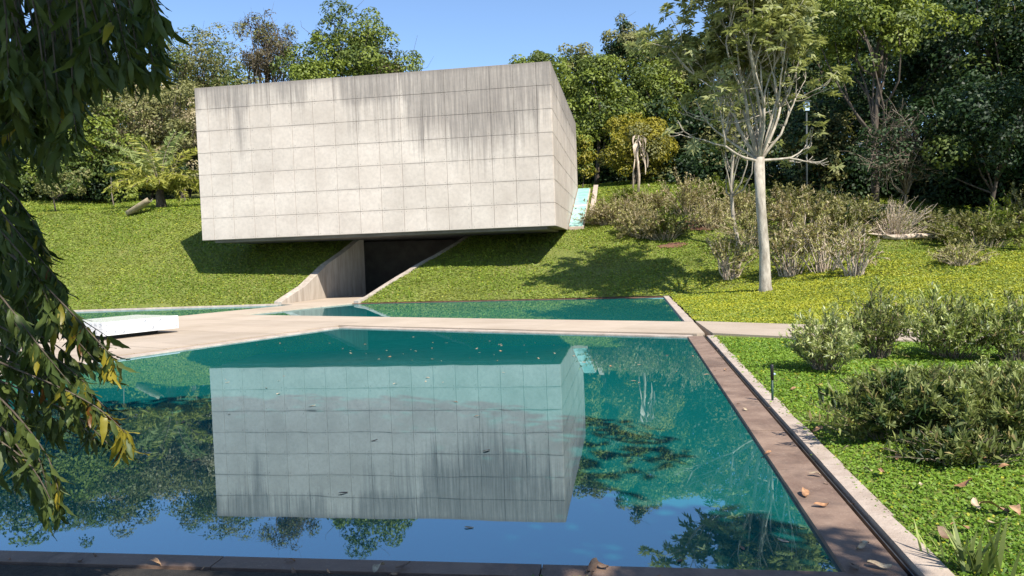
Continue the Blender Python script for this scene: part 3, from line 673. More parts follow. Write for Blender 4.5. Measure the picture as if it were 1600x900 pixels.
tr('shaded twiggy tree with many bare shoots inside the wood', 1410, 37, 1405, 240, 55, 60, 'dark', 2200, .2, 47, clump=.8, group=BW_, twigs=260, bk='twig', limbs=44, trunk_r=.07)
tr('high dark crown closing the top right corner of the wood', 1500, 58, 1490, 20, 140, 120, 'dark', 11000, .38, 50, clump=1.8, group=BW_, mix=('green', .3))
tr('dark crown at the top behind the sunlit leafy tree', 1330, 60, 1330, 40, 105, 130, 'dark', 11000, .38, 51, clump=1.8, group=BW_, mix=('green', .3))
UR = [(1085, 275, 45, 34, 52), (1150, 265, 50, 44, 50), (1215, 262, 55, 46, 49), (1280, 285, 50, 36, 46), (1345, 280, 60, 46, 44), (1420, 285, 60, 44, 43), (1490, 290, 60, 46, 41), (1560, 290, 60, 46, 39), (1630, 280, 60, 60, 38), (1252, 200, 60, 60, 52), (1340, 200, 60, 60, 50), (1565, 220, 70, 60, 42)]
for i, (px, py, w, h, Y) in enumerate(UR):
    tr(f'low dark understory tree at the foot of the wood, {nth(UR, i)} from the left', px, Y, px, py, w, h, 'dark', 4200, .27, 120+i, name='understory_tree', clump=1.0, group='understory trees on the right', mix=('olive', .08), trunk_r=.12)
# the wood goes on to the right of the picture and throws its shade across its own edge
def side_tree(label, x, y, h, w, seed):
    z = float(terrain(x, y)); tree('broadleaf_tree', label, 'tree', (x, y, z), (x, y, z+h*.6), (w, w, h*.42), 'dark', 5500, .42, 80, 1.5, .35, 'brown', seed, group=BW_)
for i, (x, y, h, w) in enumerate([(29.5, 31, 19, 5.0), (35, 38, 20, 6), (33, 27, 18, 5.0)]):
    side_tree("tall dark tree of the wood beyond the right edge", x, y, h, w, 70+i)

DW = [(900, 215, 70, 75, 74), (1000, 205, 80, 80, 76), (1100, 190, 85, 95, 76), (1200, 170, 95, 130, 74), (1300, 160, 100, 150, 72), (1400, 150, 105, 170, 70), (1510, 150, 105, 175, 68), (1620, 150, 105, 175, 66), (930, 272, 40, 30, 62), (880, 270, 45, 40, 66), (1002, 280, 50, 26, 60)]
for i, (px, py, w, h, Y) in enumerate(DW):
    tr(f'dense tree deep inside the wood on the right, {nth(DW, i)} from the left', px, Y, px, py, w, h, 'dark', 7000, .42, 140+i, clump=2.0, nclump=80, group='trees deep inside the wood', mix=('green', .35), trunk_r=.25, limbs=6)
FL = [(-20, 200, 95, 110, 82), (110, 205, 95, 90, 84), (240, 205, 90, 85, 82), (330, 170, 70, 60, 80), (300, 262, 70, 50, 70), (180, 275, 70, 40, 68)]
for i, (px, py, w, h, Y) in enumerate(FL):
    tr(f'dense olive tree far up the rise at left, {nth(FL, i)} from the left', px, Y, px, py, w, h, 'olive', 7000, .42, 160+i, clump=2.0, nclump=80, group='trees far up the rise', mix=('green', .45), trunk_r=.25, limbs=6)
# --- small trees, palm and props on the left lawn
tr('little round leafed tree with a thin trunk on the left lawn', 92, 47, 92, 283, 42, 24, 'olive', 1500, .2, 60, name='small_tree', clump=.5, nclump=26, trunk_r=.06, limbs=10, mix=('green', .4))
def sapling(label, px, Y, h, seed):
    b = on_ground(px, Y); r = np.random.default_rng(seed); t = thing('sapling', label, 'tree', b); tb = Tubes()
    tb.add(limb_path((0, 0, -.1), (r.normal()*.1, 0, h), r, .04, 6), np.linspace(.05, .025, 6), 6); tb.build('trunk', BK['twig'], t)
    n = 240; d = unit(r.normal(size=(n, 3))); P = np.array([0, 0, h])+d*np.array([.6, .6, .45])*r.uniform(.2, 1, (n, 1))
    V, F = leaf_quads(P, d+np.array([0, 0, .5]), .16, .09, r=r); np_obj('crown', V, F, LM['dark'], t)
sapling('slender sapling standing left of the palm', 183, 53, 2.6, 5)
sapling('slender sapling close to the block, right of the palm', 293, 54, 2.4, 6)
def palm(px, Y):
    b = on_ground(px, Y); r = np.random.default_rng(44); t = thing('palm_tree', 'short palm with arching yellow green fronds left of the block', 'palm', b)
    tb = Tubes(); tb.add([(0, 0, -.2), (.02, 0, .3), (-.03, 0, .7), (0, 0, 1.1)], [.36, .30, .27, .20], 10); tb.build('trunk', BK['brown'], t)
    for i in range(30):
        az = i*2.399; el = r.uniform(.45, 1.48); L = r.uniform(3.2, 4.2)*(1.12 if el > .9 else .9); n = 20; bend = 1.75-.75*el
        d0 = np.array([math.cos(az)*math.cos(el), math.sin(az)*math.cos(el), math.sin(el)]); pts = [np.array([0, 0, 1.0])]
        for k in range(n):
            e_ = el-bend*((k+.5)/n)**1.4; pts.append(pts[-1]+np.array([math.cos(az)*math.cos(e_), math.sin(az)*math.cos(e_), math.sin(e_)])*L/n)
        pts = np.array(pts); sd = unit(np.cross(d0, [0, 0, 1])); C = []; T = []
        for k in range(2, n+1):
            for s_ in (-1, 1):
                for h_ in (0, .5):
                    q = pts[k]-(pts[k]-pts[k-1])*h_; tv = unit(s_*sd*.8+unit(pts[k]-pts[k-1])*.6+np.array([0, 0, -.25]))
                    C.append(q+tv*.36); T.append(tv)
        C = np.array(C); V, F = leaf_quads(C, np.cross(T, sd)+r.normal(size=C.shape)*.3+[0, 0, .6], .80*np.sin(np.linspace(.5, 2.9, len(C)))+.08, .10, np.array(T), r=r)
        f = np_obj('frond', V, F, LM['palm'] if el < 1.1 else LM['palmg'], t)
        rb = Tubes(); rb.add(pts, np.linspace(.03, .008, len(pts)), 4); rb.build('rib', BK['twig'], f)
palm(256, 46.5)
def husk():
    p = ground_at(222, 337); t = thing('dry_palm_husk', 'pale dry husk leaning beside the palm foot', 'husk', p)
    V = []; F = []
    for i in range(7):
        u_ = i/6
        for j in range(5):
            v_ = j/4-.5; w = .46*math.sin(math.pi*(.15+.6*u_))+.10
            V.append((-.85+1.35*u_, v_*w*1.6+.1*u_, .02+.75*u_**1.3+.22*(v_*2)**2)); 
    for i in range(6):
        for j in range(4): F.append((i*5+j, i*5+j+1, i*5+j+6, i*5+j+5))
    o = mesh_obj('husk_blade', V, F, M_STONE, t, True); md = o.modifiers.new('thickness', 'SOLIDIFY'); md.thickness = .05
husk()

# --- shrubs
def shrub(label, px, py, wm, hm, kind, nleaf, leaf, seed, mix=None, stems=40, bk='twig', group=None, aspect=.42, start=.3, stem_r=.012, up=.3, flop=.35):
    """many shoots fanning up from one foot, leaves set along the upper part of every shoot"""
    b = ground_at(px, py); r = np.random.default_rng(400+seed); t = thing('shrub', label, 'shrub', b, group); tb = Tubes()
    C = []; T = []; N = []; K = []; per = max(2, int(nleaf/(stems*1.6))); lob = r.uniform(0, 6.28, 2)
    def shoot(p0, tip, rad, k, first):
        n = 7; d = tip-p0; mid = p0+d*.5+np.array([-d[0]*.22, -d[1]*.22, d[2]*.12])+r.normal(size=3)*np.linalg.norm(d)*.06
        u_ = np.linspace(0, 1, n)[:, None]; P = (1-u_)**2*p0+2*u_*(1-u_)*mid+u_**2*tip; P[1:-1] += r.normal(size=(n-2, 3))*np.linalg.norm(d)*.018
        tb.add(P, np.linspace(rad, rad*.35, n), 4, False)
        for _ in range(per):
            v = r.uniform(first, 1.0)*(n-1); i = min(int(v), n-2); q = P[i]+(P[i+1]-P[i])*(v-i); tg = unit(P[i+1]-P[i]); rd_ = unit(np.cross(tg, r.normal(size=3)))
            tv = unit(tg*.55+rd_*.8+np.array([0, 0, up])); C.append(q+tv*leaf*.5); T.append(tv); N.append(unit(np.cross(tv, np.cross(np.array([0, 0, 1.]), tv)))+r.normal(size=3)*.45); K.append(k)
        return P
    for k in range(stems):
        az = r.uniform(0, 6.28); q = math.sqrt(r.uniform(0, 1)); w = wm*.5*q*(1+.28*math.sin(2*az+lob[0])+.18*math.sin(3*az+lob[1]))
        h = hm*(1-flop*q*q)*r.uniform(.7, 1.12); p0 = np.array([math.cos(az)*w*.25, math.sin(az)*w*.25, -.03])
        P = shoot(p0, np.array([math.cos(az)*w, math.sin(az)*w*.9, h]), stem_r*r.uniform(.6, 1.2), k, start)
        if k % 5 < 3:
            st = P[r.integers(2, 5)]; dv = unit(r.normal(size=3)+np.array([math.cos(az), math.sin(az), .9])); shoot(st, st+dv*hm*r.uniform(.25, .5), stem_r*.5, k, .1)
    C = np.array(C); n = len(C)
    C[:, 2] = np.maximum(C[:, 2], .02)
    V, F = leaf_quads(C, np.array(N), leaf*r.uniform(.6, 1.25, n), leaf*aspect*r.uniform(.7, 1.2, n), np.array(T), r=r)
    o = np_obj('foliage', V, F, LM[kind], t)
    if mix:
        o.data.materials.append(LM[mix[0]]); cl = r.uniform(0, 1, stems) < mix[1]; o.data.polygons.foreach_set('material_index', cl[np.array(K)].astype(np.int32))
    tb.build('stems', BK[bk], t)
    return t
SH = 'shrubs on the slope right of the block'
S = [
 ('dry twiggy shrub nearest the glass strip', 965, 350, 2.6, 1.9, 'scrub', 2600, .13, ('dry', .35)),
 ('grey green twiggy shrub below the dead plant', 1000, 372, 2.4, 2.0, 'scrub', 2600, .12, ('dry', .4)),
 ('rounded green shrub at the middle of the slope bed', 1040, 375, 2.0, 1.7, 'olive', 2600, .13, ('bright', .3)),
 ('tall dry shrub behind the rounded green one', 1075, 335, 2.6, 2.6, 'dry', 2200, .13, ('scrub', .5)),
 ('yellow green leafy shrub at the top of the bed', 1120, 325, 3.4, 2.0, 'bright', 3600, .13, ('bright', .4)),
 ('low straggly shrub above the red soil patch', 1110, 358, 2.2, 1.6, 'scrub', 1800, .12, ('dry', .4)),
 ('pale stemmed shrub left of the big pale trunk', 1140, 436, 1.7, 1.9, 'scrub', 1100, .12, None),
 ('brownish shrub just behind the big pale trunk', 1180, 385, 3.0, 2.2, 'scrub', 2200, .12, ('dry', .35)),
 ('open stemmed shrub just right of the big pale trunk', 1235, 432, 1.7, 2.1, 'scrub', 1200, .12, ('dry', .3)),
 ('many stemmed shrub second right of the big pale trunk', 1285, 425, 2.0, 2.2, 'scrub', 1500, .12, ('dry', .3)),
 ('thin stemmed shrub third right of the big pale trunk', 1335, 432, 1.3, 1.7, 'scrub', 700, .11, ('dry', .4)),
 ('dark leaved shrub behind the stemmed shrubs', 1320, 380, 2.6, 1.9, 'olive', 2200, .13, ('dark', .3)),
 ('leafy green shrub at the wood edge right of the pale trunk', 1230, 345, 4.0, 2.2, 'olive', 3600, .15, ('dry', .25)),
 ('leafy olive shrub at the wood edge further right', 1300, 345, 2.6, 2.0, 'olive', 2400, .15, ('dark', .2)),
 ('pinkish bare twig bush at the wood edge above the log', 1395, 372, 2.7, 2.1, 'dry', 420, .09, None),
 ('wide yellow green shrub with tall stems right of the log', 1535, 386, 4.2, 2.0, 'olive', 3800, .16, ('bright', .35)),
 ('small straggly shrub casting a shadow on the right lawn', 1500, 415, 1.8, 1.0, 'scrub', 900, .10, None),
 ('straw coloured shrub beside the slim forked tree', 1160, 340, 2.6, 1.8, 'dry', 2000, .13, ('scrub', .5)),
 ('pale twiggy shrub at the foot of the low wall', 945, 352, 1.7, 1.3, 'scrub', 1500, .12, ('dry', .5)),
 ('straw coloured shrub behind the dry twiggy one on the slope', 1010, 335, 2.4, 1.7, 'dry', 1900, .13, ('scrub', .5)),
 ('broad scrubby shrub behind the open stemmed shrub', 1255, 385, 3.0, 2.3, 'scrub', 2800, .13, ('dry', .35)),
 ('scrubby shrub at the wood edge left of the pinkish bush', 1345, 365, 2.6, 2.0, 'scrub', 2400, .14, ('olive', .4)),
 ('low leafy shrub right of the pinkish bush', 1465, 368, 2.2, 1.3, 'olive', 1800, .14, None),
 ('leafy shrub at the right edge below the wood', 1600, 360, 2.6, 2.2, 'olive', 2600, .15, ('bright', .3)),
 ('low green shrub by the low wall at the lawn top', 975, 318, 1.5, 1.1, 'bright', 1200, .14, None),
]
for i, (lab, px, py, w, h, kind, nl, lf, mx) in enumerate(S):
    stm = 'stemmed' in lab; bare = 'twig bush' in lab
    shrub(lab, px, py, w*1.45, h*(.92 if stm else .86), kind, int(nl*1.15), lf*1.3, i, mx, 150 if bare else (34 if stm else 70), 'dead' if (stm or bare) else 'straw', SH, start=.6 if stm else .3, stem_r=.030 if stm else .016, flop=.3 if stm else .6)
FG = 'shrubs beside the path at right'
F_ = [
 ('pale leaved shrub at the near end of the visible path', 1288, 580, 1.05, .80, 'pale', 2600, .10, ('long', .2), 30),
 ('darker grey green shrub right of the pale leaved one on the path', 1372, 560, .9, 1.05, 'long', 2000, .10, ('pale', .2), 31),
 ('second pale leaved shrub on the path, further right', 1485, 560, 1.55, .95, 'pale', 3200, .11, ('long', .3), 32),
 ('pale leaved shrub standing at the right edge by the path', 1590, 565, 1.0, .85, 'pale', 1800, .11, ('long', .3), 33),
 ('large dark long leaved shrub spreading over the right lawn', 1395, 685, 1.2, .50, 'long', 4200, .10, ('dark', .35), 34),
 ('long leaved shrub with reddish tips at the right edge', 1550, 690, 1.3, .54, 'long', 4600, .10, ('pale', .12), 35),
 ('grey green leafy shrub between the pale path shrubs and the dark one', 1440, 635, 1.2, .40, 'long', 3000, .09, ('pale', .35), 37),
 ('loose leafy shrub behind the reddish tipped one at the right edge', 1570, 630, 1.2, .40, 'long', 2800, .09, ('pale', .35), 38),
 ('low tangle of long leaves in front of the dark shrub', 1500, 722, .9, .24, 'long', 1500, .09, ('dark', .2), 36),
]
for lab, px, py, w, h, kind, nl, lf, mx, sd in F_:
    shrub(lab, px, py, w*1.15, h*1.05, kind, int(nl*1.3), lf, sd, mx, 80, 'twig', FG, aspect=.25, start=.25, stem_r=.006, up=.6, flop=.5)
def grass_clump(label, px, py, n, L, seed, kind='long'):
    b = ground_at(px, py); r = np.random.default_rng(seed); t = thing('strappy_plant', label, 'plant', b)
    for i in range(n):
        az = r.uniform(0, 6.28); sp = r.uniform(.15, .75); l = L*r.uniform(.6, 1.1); o = np.array([r.normal()*.05, r.normal()*.05, 0]); V = []; w = L*.045
        for k in range(7):
            u_ = k/6; c = o+np.array([math.cos(az)*sp*u_*l, math.sin(az)*sp*u_*l, l*(u_-.45*sp*u_**2.2)]); sd = np.array([-math.sin(az), math.cos(az), 0])*w*(1-u_**1.6)*(.5+.5*min(1, 3*u_)+.001)
            V += [c-sd, c+sd]
        mesh_obj('blade', V, [(2*k, 2*k+1, 2*k+3, 2*k+2) for k in range(6)], LM[kind], t, True)
grass_clump('strappy leaved plant at the bottom right corner of the lawn', 1535, 905, 26, .34, 1)
grass_clump('small strappy plant left of the corner plant', 1490, 880, 12, .22, 2, 'pale')
grass_clump('broad leaved green plant beside the dead plant on the slope', 1040, 312, 16, 1.3, 3, 'green')
grass_clump('upright grassy tuft beside the low wall on the slope', 968, 312, 14, 1.0, 4, 'green')
grass_clump('little weed sprouting at the far pool edge', 640, 466, 9, .5, 5, 'grass')
# red soil patch under the shrubs
def soil_patch(px, py, w, h, label):
    c = ground_at(px, py); V = [(0, 0, .04)]; r = random.Random(5)
    for k in range(18):
        a = k/18*6.283; q = r.uniform(.8, 1.15); x, y = c[0]+math.cos(a)*w*q, c[1]+math.sin(a)*h*q; V.append((x-c[0], y-c[1], float(terrain(x, y))-c[2]+.03))
    V[0] = (0, 0, .10)
    o = mesh_obj('soil_patch', V, [(0, k+1, (k+1) % 18+1) for k in range(18)], M_SOIL); o.location = c; tag(o, label, kind='structure')
soil_patch(1092, 352, 1.3, 1.3, 'bare red soil patch under the slope shrubs'); soil_patch(1052, 384, .7, .35, 'reddish bare soil below the rounded green shrub')

# --- the pale trunked tree
def main_tree():
    b = ground_at(1196, 455); Y0 = b[1]; r = np.random.default_rng(90); m = Y0/FPX
    t = thing('pale_trunk_tree', 'tall pale trunked tree with spreading bare limbs and leaf tufts beside the pool', 'tree', b)
    fork = at(1186, 246, Y0)-b
    tb = Tubes(); tb.add([(0, 0, -.2), (0.0, 0, .15), fork*.3+np.array([.03, 0, 0]), fork*.65+np.array([-.02, 0, 0]), fork], np.array([15.5, 9.6, 8.0, 7.6, 8.2])*m, 12); tb.build('trunk', BK['pale'], t)
    tips = []
    def grow(tubes, p, d, L, rad, lev):
        n = 5; pts = [p]; up = .10 if lev else (.16 if d[2] > .3 else .03)
        for k in range(n):
            d = unit(d+r.normal(size=3)*.10+np.array([0, 0, up])); pts.append(pts[-1]+d*L/n)
        tubes.add(np.array(pts), np.linspace(rad, rad*.62, n+1), 7 if lev < 2 else 5)
        if lev >= 3: (tips.append((pts[-1], d)) if (pts[-1][2] > fork[2]+2.2 or r.uniform() < .35) else None); return
        kids = 3 if (lev < 2 and r.uniform() < .7) else 2
        for _ in range(kids):
            q = unit(d+r.normal(size=3)*(.42 if lev < 2 else .55)); grow(tubes, pts[-1], q, L*r.uniform(.55, .85), rad*.6, lev+1)
        if r.uniform() < .6:
            q = unit(d+r.normal(size=3)*.9); grow(tubes, pts[3], q, L*.5, rad*.4, 3)
    # primaries: end direction in the picture plane (dx, dz) plus depth, length in px
    prim = [(-1.0, .10, -.25, 64, 4.4), (1.0, .10, .15, 46, 4.6), (-.72, .45, .3, 62, 4.6), (.72, .55, -.3, 62, 4.6), (-.42, 1, -.4, 80, 5.2), (-.16, 1, .35, 88, 5.4),
            (.10, 1, -.2, 88, 5.4), (.34, 1, .5, 84, 5.2), (.55, .9, .1, 76, 4.8), (-.6, .8, .15, 72, 4.8), (0.02, 1, .8, 70, 4.6), (-.1, 1, -.9, 66, 4.6), (.28, .9, -.8, 66, 4.4), (-.3, 1, .1, 84, 3.6), (.2, 1, .2, 90, 3.8), (-.05, 1, -.4, 92, 3.8), (.42, 1, -.2, 80, 3.5), (-.5, .95, .6, 70, 3.4)]
    for dx, dz, dy, L, w in prim:
        lt = Tubes(); grow(lt, fork-np.array([0, 0, .12]), unit(np.array([dx, dy, dz])), L*m*(1.3 if dz > .85 else 1.05), w*m*.58, 0); lt.build('limb', BK['pale'], t)
    # leaf rosettes on the tips
    C = []; N = []; T = []
    for p, d in tips:
        for _ in range(r.integers(3, 6) if p[2] > fork[2]+3.2 else r.integers(1, 3)):
            c = p+r.normal(size=3)*.24; nl = r.integers(10, 18); a0 = r.uniform(0, 6.28)
            ax = unit(d*.5+np.array([0, 0, .8])+r.normal(size=3)*.35)
            u_ = unit(np.cross(ax, [1, .2, .1])); v_ = np.cross(ax, u_)
            for k in range(nl):
                a = a0+k*2.4; rd_ = u_*math.cos(a)+v_*math.sin(a); tv = unit(rd_+ax*r.uniform(-.25, .45)); C.append(c+tv*.15*r.uniform(.8, 1.3)); T.append(tv); N.append(ax+r.normal(size=3)*.25)
    C = np.array(C); n = len(C)
    V, F = leaf_quads(C, np.array(N), .30*r.uniform(.7, 1.2, n), .095*r.uniform(.8, 1.2, n), np.array(T), r=r)
    np_obj('crown', V, F, LM['crown'], t)
    print('main tree', len(tips), n)
main_tree()
tr('slim pale forked tree standing left of the tall pale trunk', 1158, 33, 1150, 190, 45, 60, 'olive', 1200, .2, 91, name='small_tree', clump=.5, nclump=30, trunk_r=.11, bk='pale', limbs=16, mix=('green', .3), uneven=.3)

# --- dead banana like plant, bird box, stakes, log
def dead_plant():
    b = on_ground(1000, 46); r = np.random.default_rng(3); t = thing('withered_plant', 'dead plant with hanging papery brown leaves in front of the yellow bush', 'plant', b)
    m = 46/FPX; s1 = Tubes()
    top = at(998, 212, 46)-b
    s1.add([(0, 0, -.1), top*.3+[.05, 0, 0], top*.65+[-.08, 0, 0], top], [.10, .08, .07, .04], 7); s1.add([(-.3, .1, -.1), top*.35+[-.3, .1, 0], top*.6+[-.22, 0, 0]], [.06, .05, .03], 6); s1.build('stem', BK['dead'], t)
    for i in range(15):
        a = r.uniform(0, 6.28); h = top*r.uniform(.55, 1.0); L = r.uniform(.7, 1.5); out = r.uniform(.25, .75); V = []
        for k in range(8):
            u_ = k/7; c = h+np.array([math.cos(a)*out*math.sin(u_*1.9), math.sin(a)*out*math.sin(u_*1.9), .25*math.sin(u_*2.2)-L*u_**1.6]); w = .075*math.sin(math.pi*(.12+.8*u_))*(1+.3*r.normal()); sd = np.array([-math.sin(a+u_*2), math.cos(a+u_*2), 0])*w
            V += [c-sd, c+sd+[0, 0, .05*r.normal()]]
        mesh_obj('leaf', V, [(2*k, 2*k+1, 2*k+3, 2*k+2) for k in range(7)], BK['dead'], t, True)
dead_plant()
def bird_box():
    Y = 38; b = on_ground(1262, Y); t = thing('post_box', 'small pale blue box on a thin pole among the trees', 'box', b); m = Y/FPX
    top = at(1260, 160, Y)-b; z1 = top[2]; x1 = top[0]
    pt = Tubes(); pt.add([(0, 0, -.1), (x1*.5, 0, z1*.5), (x1, 0, z1-.4)], [.045, .045, .04], 8); pt.build('pole', M_POLE, t)
    part_vf('cabinet', box_vf(x1-.11, x1+.11, -.10, .10, z1-.42, z1+.02), M_LAMPBOX, t); part_vf('lid', box_vf(x1-.18, x1+.18, -.16, .16, z1+.021, z1+.06), M_POLE, t)
    part_vf('hatch', box_vf(x1-.07, x1+.07, -.112, -.101, z1-.16, z1-.06), M_POLE, t)
bird_box()
def stake(px, py, h, label, rad=.016):
    b = ground_at(px, py); t = thing('garden_light_post', label, 'post', b); tb = Tubes(); tb.add([(0, 0, -.1), (.002, 0, h*.62)], [rad*.8, rad*.8], 10); tb.build('shaft', M_POLE if False else M_GREENPOST, t)
    hd = Tubes(); hd.add([(0.002, 0, h*.6), (.003, 0, h*.97), (.003, 0, h)], [rad*1.15, rad*1.15, rad*.9], 12); hd.build('head', M_BLACK, t)
    cp = Tubes(); cp.add([(.02, 0, h*.72), (.035, 0, h*.76)], [.008, .012], 8); cp.build('nozzle', M_LAMPBOX, t)
stake(1207, 628, .42, 'dark green post in the lawn beside the pool curb')
stake(1568, 530, .42, 'green post among shrubs near the right edge', .03)
def log():
    b = ground_at(1435, 376); r = np.random.default_rng(8); t = thing('fallen_log', 'pale fallen log lying at the wood edge', 'log', b)
    tb = Tubes(); pts = np.array([(-1.5, .1, .22), (-.8, 0, .16), (0, -.05, .20), (.9, .05, .15), (1.7, .0, .20)]); tb.add(pts, [.10, .13, .12, .11, .06], 9); tb.build('stem', BK['dead'], t)
    for k, (s_, d) in enumerate([((-.8, 0, .2), (-.9, .2, .7)), ((.3, 0, .22), (.9, -.2, .35)), ((-1.2, .05, .25), (-1.2, -.3, .15))]):
        bt = Tubes(); bt.add(limb_path(s_, np.array(s_)+d, r, .2, 5), np.linspace(.05, .015, 5), 6); bt.build('branch', BK['dead'], t)
log()

# ------------------------------------------------------------------ hanging branches of the tree the viewer stands under
def long_leaf(L=.16, W=.034, wav=.006, curl=.25, n=8, seed=0):
    r = random.Random(seed); V = []; F = []; ph = r.uniform(0, 6)
    for i in range(n+1):
        u_ = i/n; w = W*.5*(math.sin(math.pi*u_**.8)**.8 if 0 < u_ < 1 else .02); x = L*u_; z = -curl*L*u_*u_
        k = wav*math.sin(ph+u_*17); k2 = wav*math.sin(ph+1.9+u_*17)
        V += [(x, -w, z+k+w*.35), (x, 0, z), (x, w, z+k2+w*.35)]
    for i in range(n):
        a = i*3; F += [(a, a+3, a+4, a+1), (a+1, a+4, a+5, a+2)]
    return np.array(V), np.array(F)
def frame(d, n):
    d = unit(np.asarray(d, float)); n = np.asarray(n, float); n = unit(n-d*(n@d)); return np.stack([d, np.cross(n, d), n], 1)
def hanging_tree():
    r = np.random.default_rng(17); base = np.array([-4.6, -1.4, float(terrain(-4.6, -1.4))])
    t = thing('overhanging_tree', 'dark tree with long wavy drooping leaves hanging into the left of the view', 'tree', base)
    tb = Tubes(); top = np.array([-3.6, .2, 5.6])
    tb.add([base-[0, 0, .2], base+[.05, .1, 1.5], base+[.3, .5, 3.2], top], [.24, .20, .17, .12], 10); tb.build('trunk', BK['dark'], t, base)
    twigs = []
    def px_path(pts, n=12):
        P = np.array([at(*p) for p in pts]); s_ = np.linspace(0, len(P)-1, n); i = np.clip(s_.astype(int), 0, len(P)-2); f = (s_-i)[:, None]
        Q = P[i]*(1-f)+P[i+1]*f; Q[1:-1] = (Q[:-2]+2*Q[1:-1]+Q[2:])/4; return Q
    ymax = lambda x: np.interp(x, [-60, 20, 60, 90, 125, 145, 165, 200, 225, 245, 265], [420, 360, 320, 290, 240, 190, 150, 168, 155, 145, 118])
    for i in range(130):                                     # curtain from above
        x1 = r.uniform(-50, 258) if i % 3 else r.uniform(-50, 120); Y = r.uniform(2.7, 4.4)
        ye = ymax(x1)*r.uniform(.25, 1.0); dx = r.uniform(10, 70)
        twigs.append((px_path([(x1-dx-30, -150, Y+.1), (x1-dx*.5, ye*.35-60, Y), (x1-6, ye*.75-20, Y-.05), (x1, ye-30, Y-.08)]), 30, 0.03))
    low = [  # the sprays lower down at the left edge
     ([(-60, 250, 3.4), (0, 330, 3.3), (60, 400, 3.2), (100, 450, 3.15)], 26, .05), ([(-60, 300, 3.0), (10, 370, 3.0), (60, 430, 3.0), (85, 500, 3.0)], 26, .05),
     ([(-60, 330, 3.2), (20, 400, 3.1), (95, 470, 3.0), (150, 530, 3.0), (178, 560, 2.95)], 34, .30), ([(-60, 380, 3.5), (30, 450, 3.4), (110, 510, 3.3), (165, 545, 3.3)], 30, .25),
     ([(-60, 400, 2.9), (0, 460, 2.9), (60, 540, 2.9), (110, 600, 2.9)], 28, .10), ([(-60, 480, 3.1), (20, 520, 3.1), (90, 560, 3.1), (135, 600, 3.1)], 26, .12),
     ([(-60, 540, 3.0), (20, 575, 3.0), (95, 605, 3.0), (160, 640, 3.0), (198, 678, 3.0)], 36, .55), ([(-60, 500, 3.3), (40, 560, 3.3), (110, 610, 3.3), (165, 650, 3.3), (190, 690, 3.3)], 30, .45),
     ([(-60, 580, 2.9), (0, 620, 2.9), (45, 670, 2.9), (80, 720, 2.9), (92, 770, 2.9)], 24, .05), ([(-60, 640, 3.1), (0, 690, 3.1), (45, 720, 3.1), (75, 770, 3.1), (85, 800, 3.1)], 20, .05),
     ([(-60, 560, 3.3), (10, 600, 3.3), (50, 640, 3.3), (100, 660, 3.3)], 22, .1), ([(-60, 430, 3.6), (0, 500, 3.6), (30, 570, 3.6), (50, 630, 3.6)], 30, .05),
     ([(-60, 350, 3.7), (0, 420, 3.7), (35, 480, 3.7), (55, 560, 3.7)], 34, .03), ([(-60, 300, 3.9), (-10, 400, 3.9), (15, 500, 3.9), (25, 580, 3.9)], 34, .03),
     ([(-60, 600, 3.4), (-10, 640, 3.4), (15, 690, 3.4), (30, 740, 3.4)], 16, .05), ([(-50, 250, 3.6), (20, 300, 3.5), (55, 350, 3.5), (70, 400, 3.5)], 30, .05), ([(-50, 280, 3.3), (0, 350, 3.3), (30, 420, 3.3), (45, 480, 3.3)], 30, .05)]
    for pts, n, y_ in low:
        twigs.append((px_path(pts), int(n*1.5), y_))
        for q in range(2):
            dx, dy, dY = r.uniform(-45, 5), r.uniform(-25, 25), r.uniform(.1, .5); twigs.append((px_path([(a_+dx, b_+dy, c_+dY) for a_, b_, c_ in pts]), n, y_*.4))
    wood = Tubes(); cand = []
    for P, n, y_ in twigs:
        wood.add(P, np.linspace(.0055, .0015, len(P)), 5, False)
        for k in range(n):
            u_ = r.uniform(.08, 1)**.75; f = u_*(len(P)-1); i = min(int(f), len(P)-2); p = P[i]+(P[i+1]-P[i])*(f-i); d = unit(P[i+1]-P[i])
            side = unit(r.normal(size=3)); dv = unit(.35*d+.55*side+np.array([0, 0, -1.0])*r.uniform(.5, 1.3))
            sc = r.uniform(.5, 1.3); yel = r.uniform() < y_*max(0, (u_-.35)/.65)*1.5
            cand.append((p, dv, unit(r.normal(size=3)+np.array([.2, -.6, .5])), sc, yel, p[1]))
    wood.build('twigs', BK['brown'], t, base)['kind'] = 'stuff'
    meshes = []
    for sd in range(4):
        V, F = long_leaf(.110, .026, .0045, .25+.12*sd, 8, sd)
        meshes.append((V, F, [np_mesh('leaf', V, F, LM['hang'], True), np_mesh('leaf', V, F, LM['hangy'], True)]))
    # the leaves that show largest stay separate: those in front and of the low sprays
    low_n = sum(n for _, n, _ in twigs[130:]); order = sorted(range(len(cand)), key=lambda i: -(cand[i][3]/cand[i][5])-(.08 if i >= len(cand)-low_n else 0))
    single = set(order[:300]); RV = {0: [], 1: []}; RF = {0: [], 1: []}; cnt = {0: 0, 1: 0}
    for i, (p, dv, nv, sc, yel, _) in enumerate(cand):
        M = frame(dv, nv); V, F, mm = meshes[i % 4]
        if i in single:
            o = bpy.data.objects.new('leaf', mm[int(yel)]); link(o, t)
            o.matrix_local = Matrix.Translation(Vector(p-base)) @ Matrix(M.tolist()).to_4x4() @ Matrix.Scale(sc, 4)
        else:
            k = int(yel); RV[k].append((V*sc)@M.T+p-base); RF[k].append(F+cnt[k]); cnt[k] += len(V)
    for k, mat in ((0, 'hang'), (1, 'hangy')):
        if RV[k]: np_obj('leaf_mass', np.concatenate(RV[k]), np.concatenate(RF[k]), LM[mat], t, True)['kind'] = 'stuff'
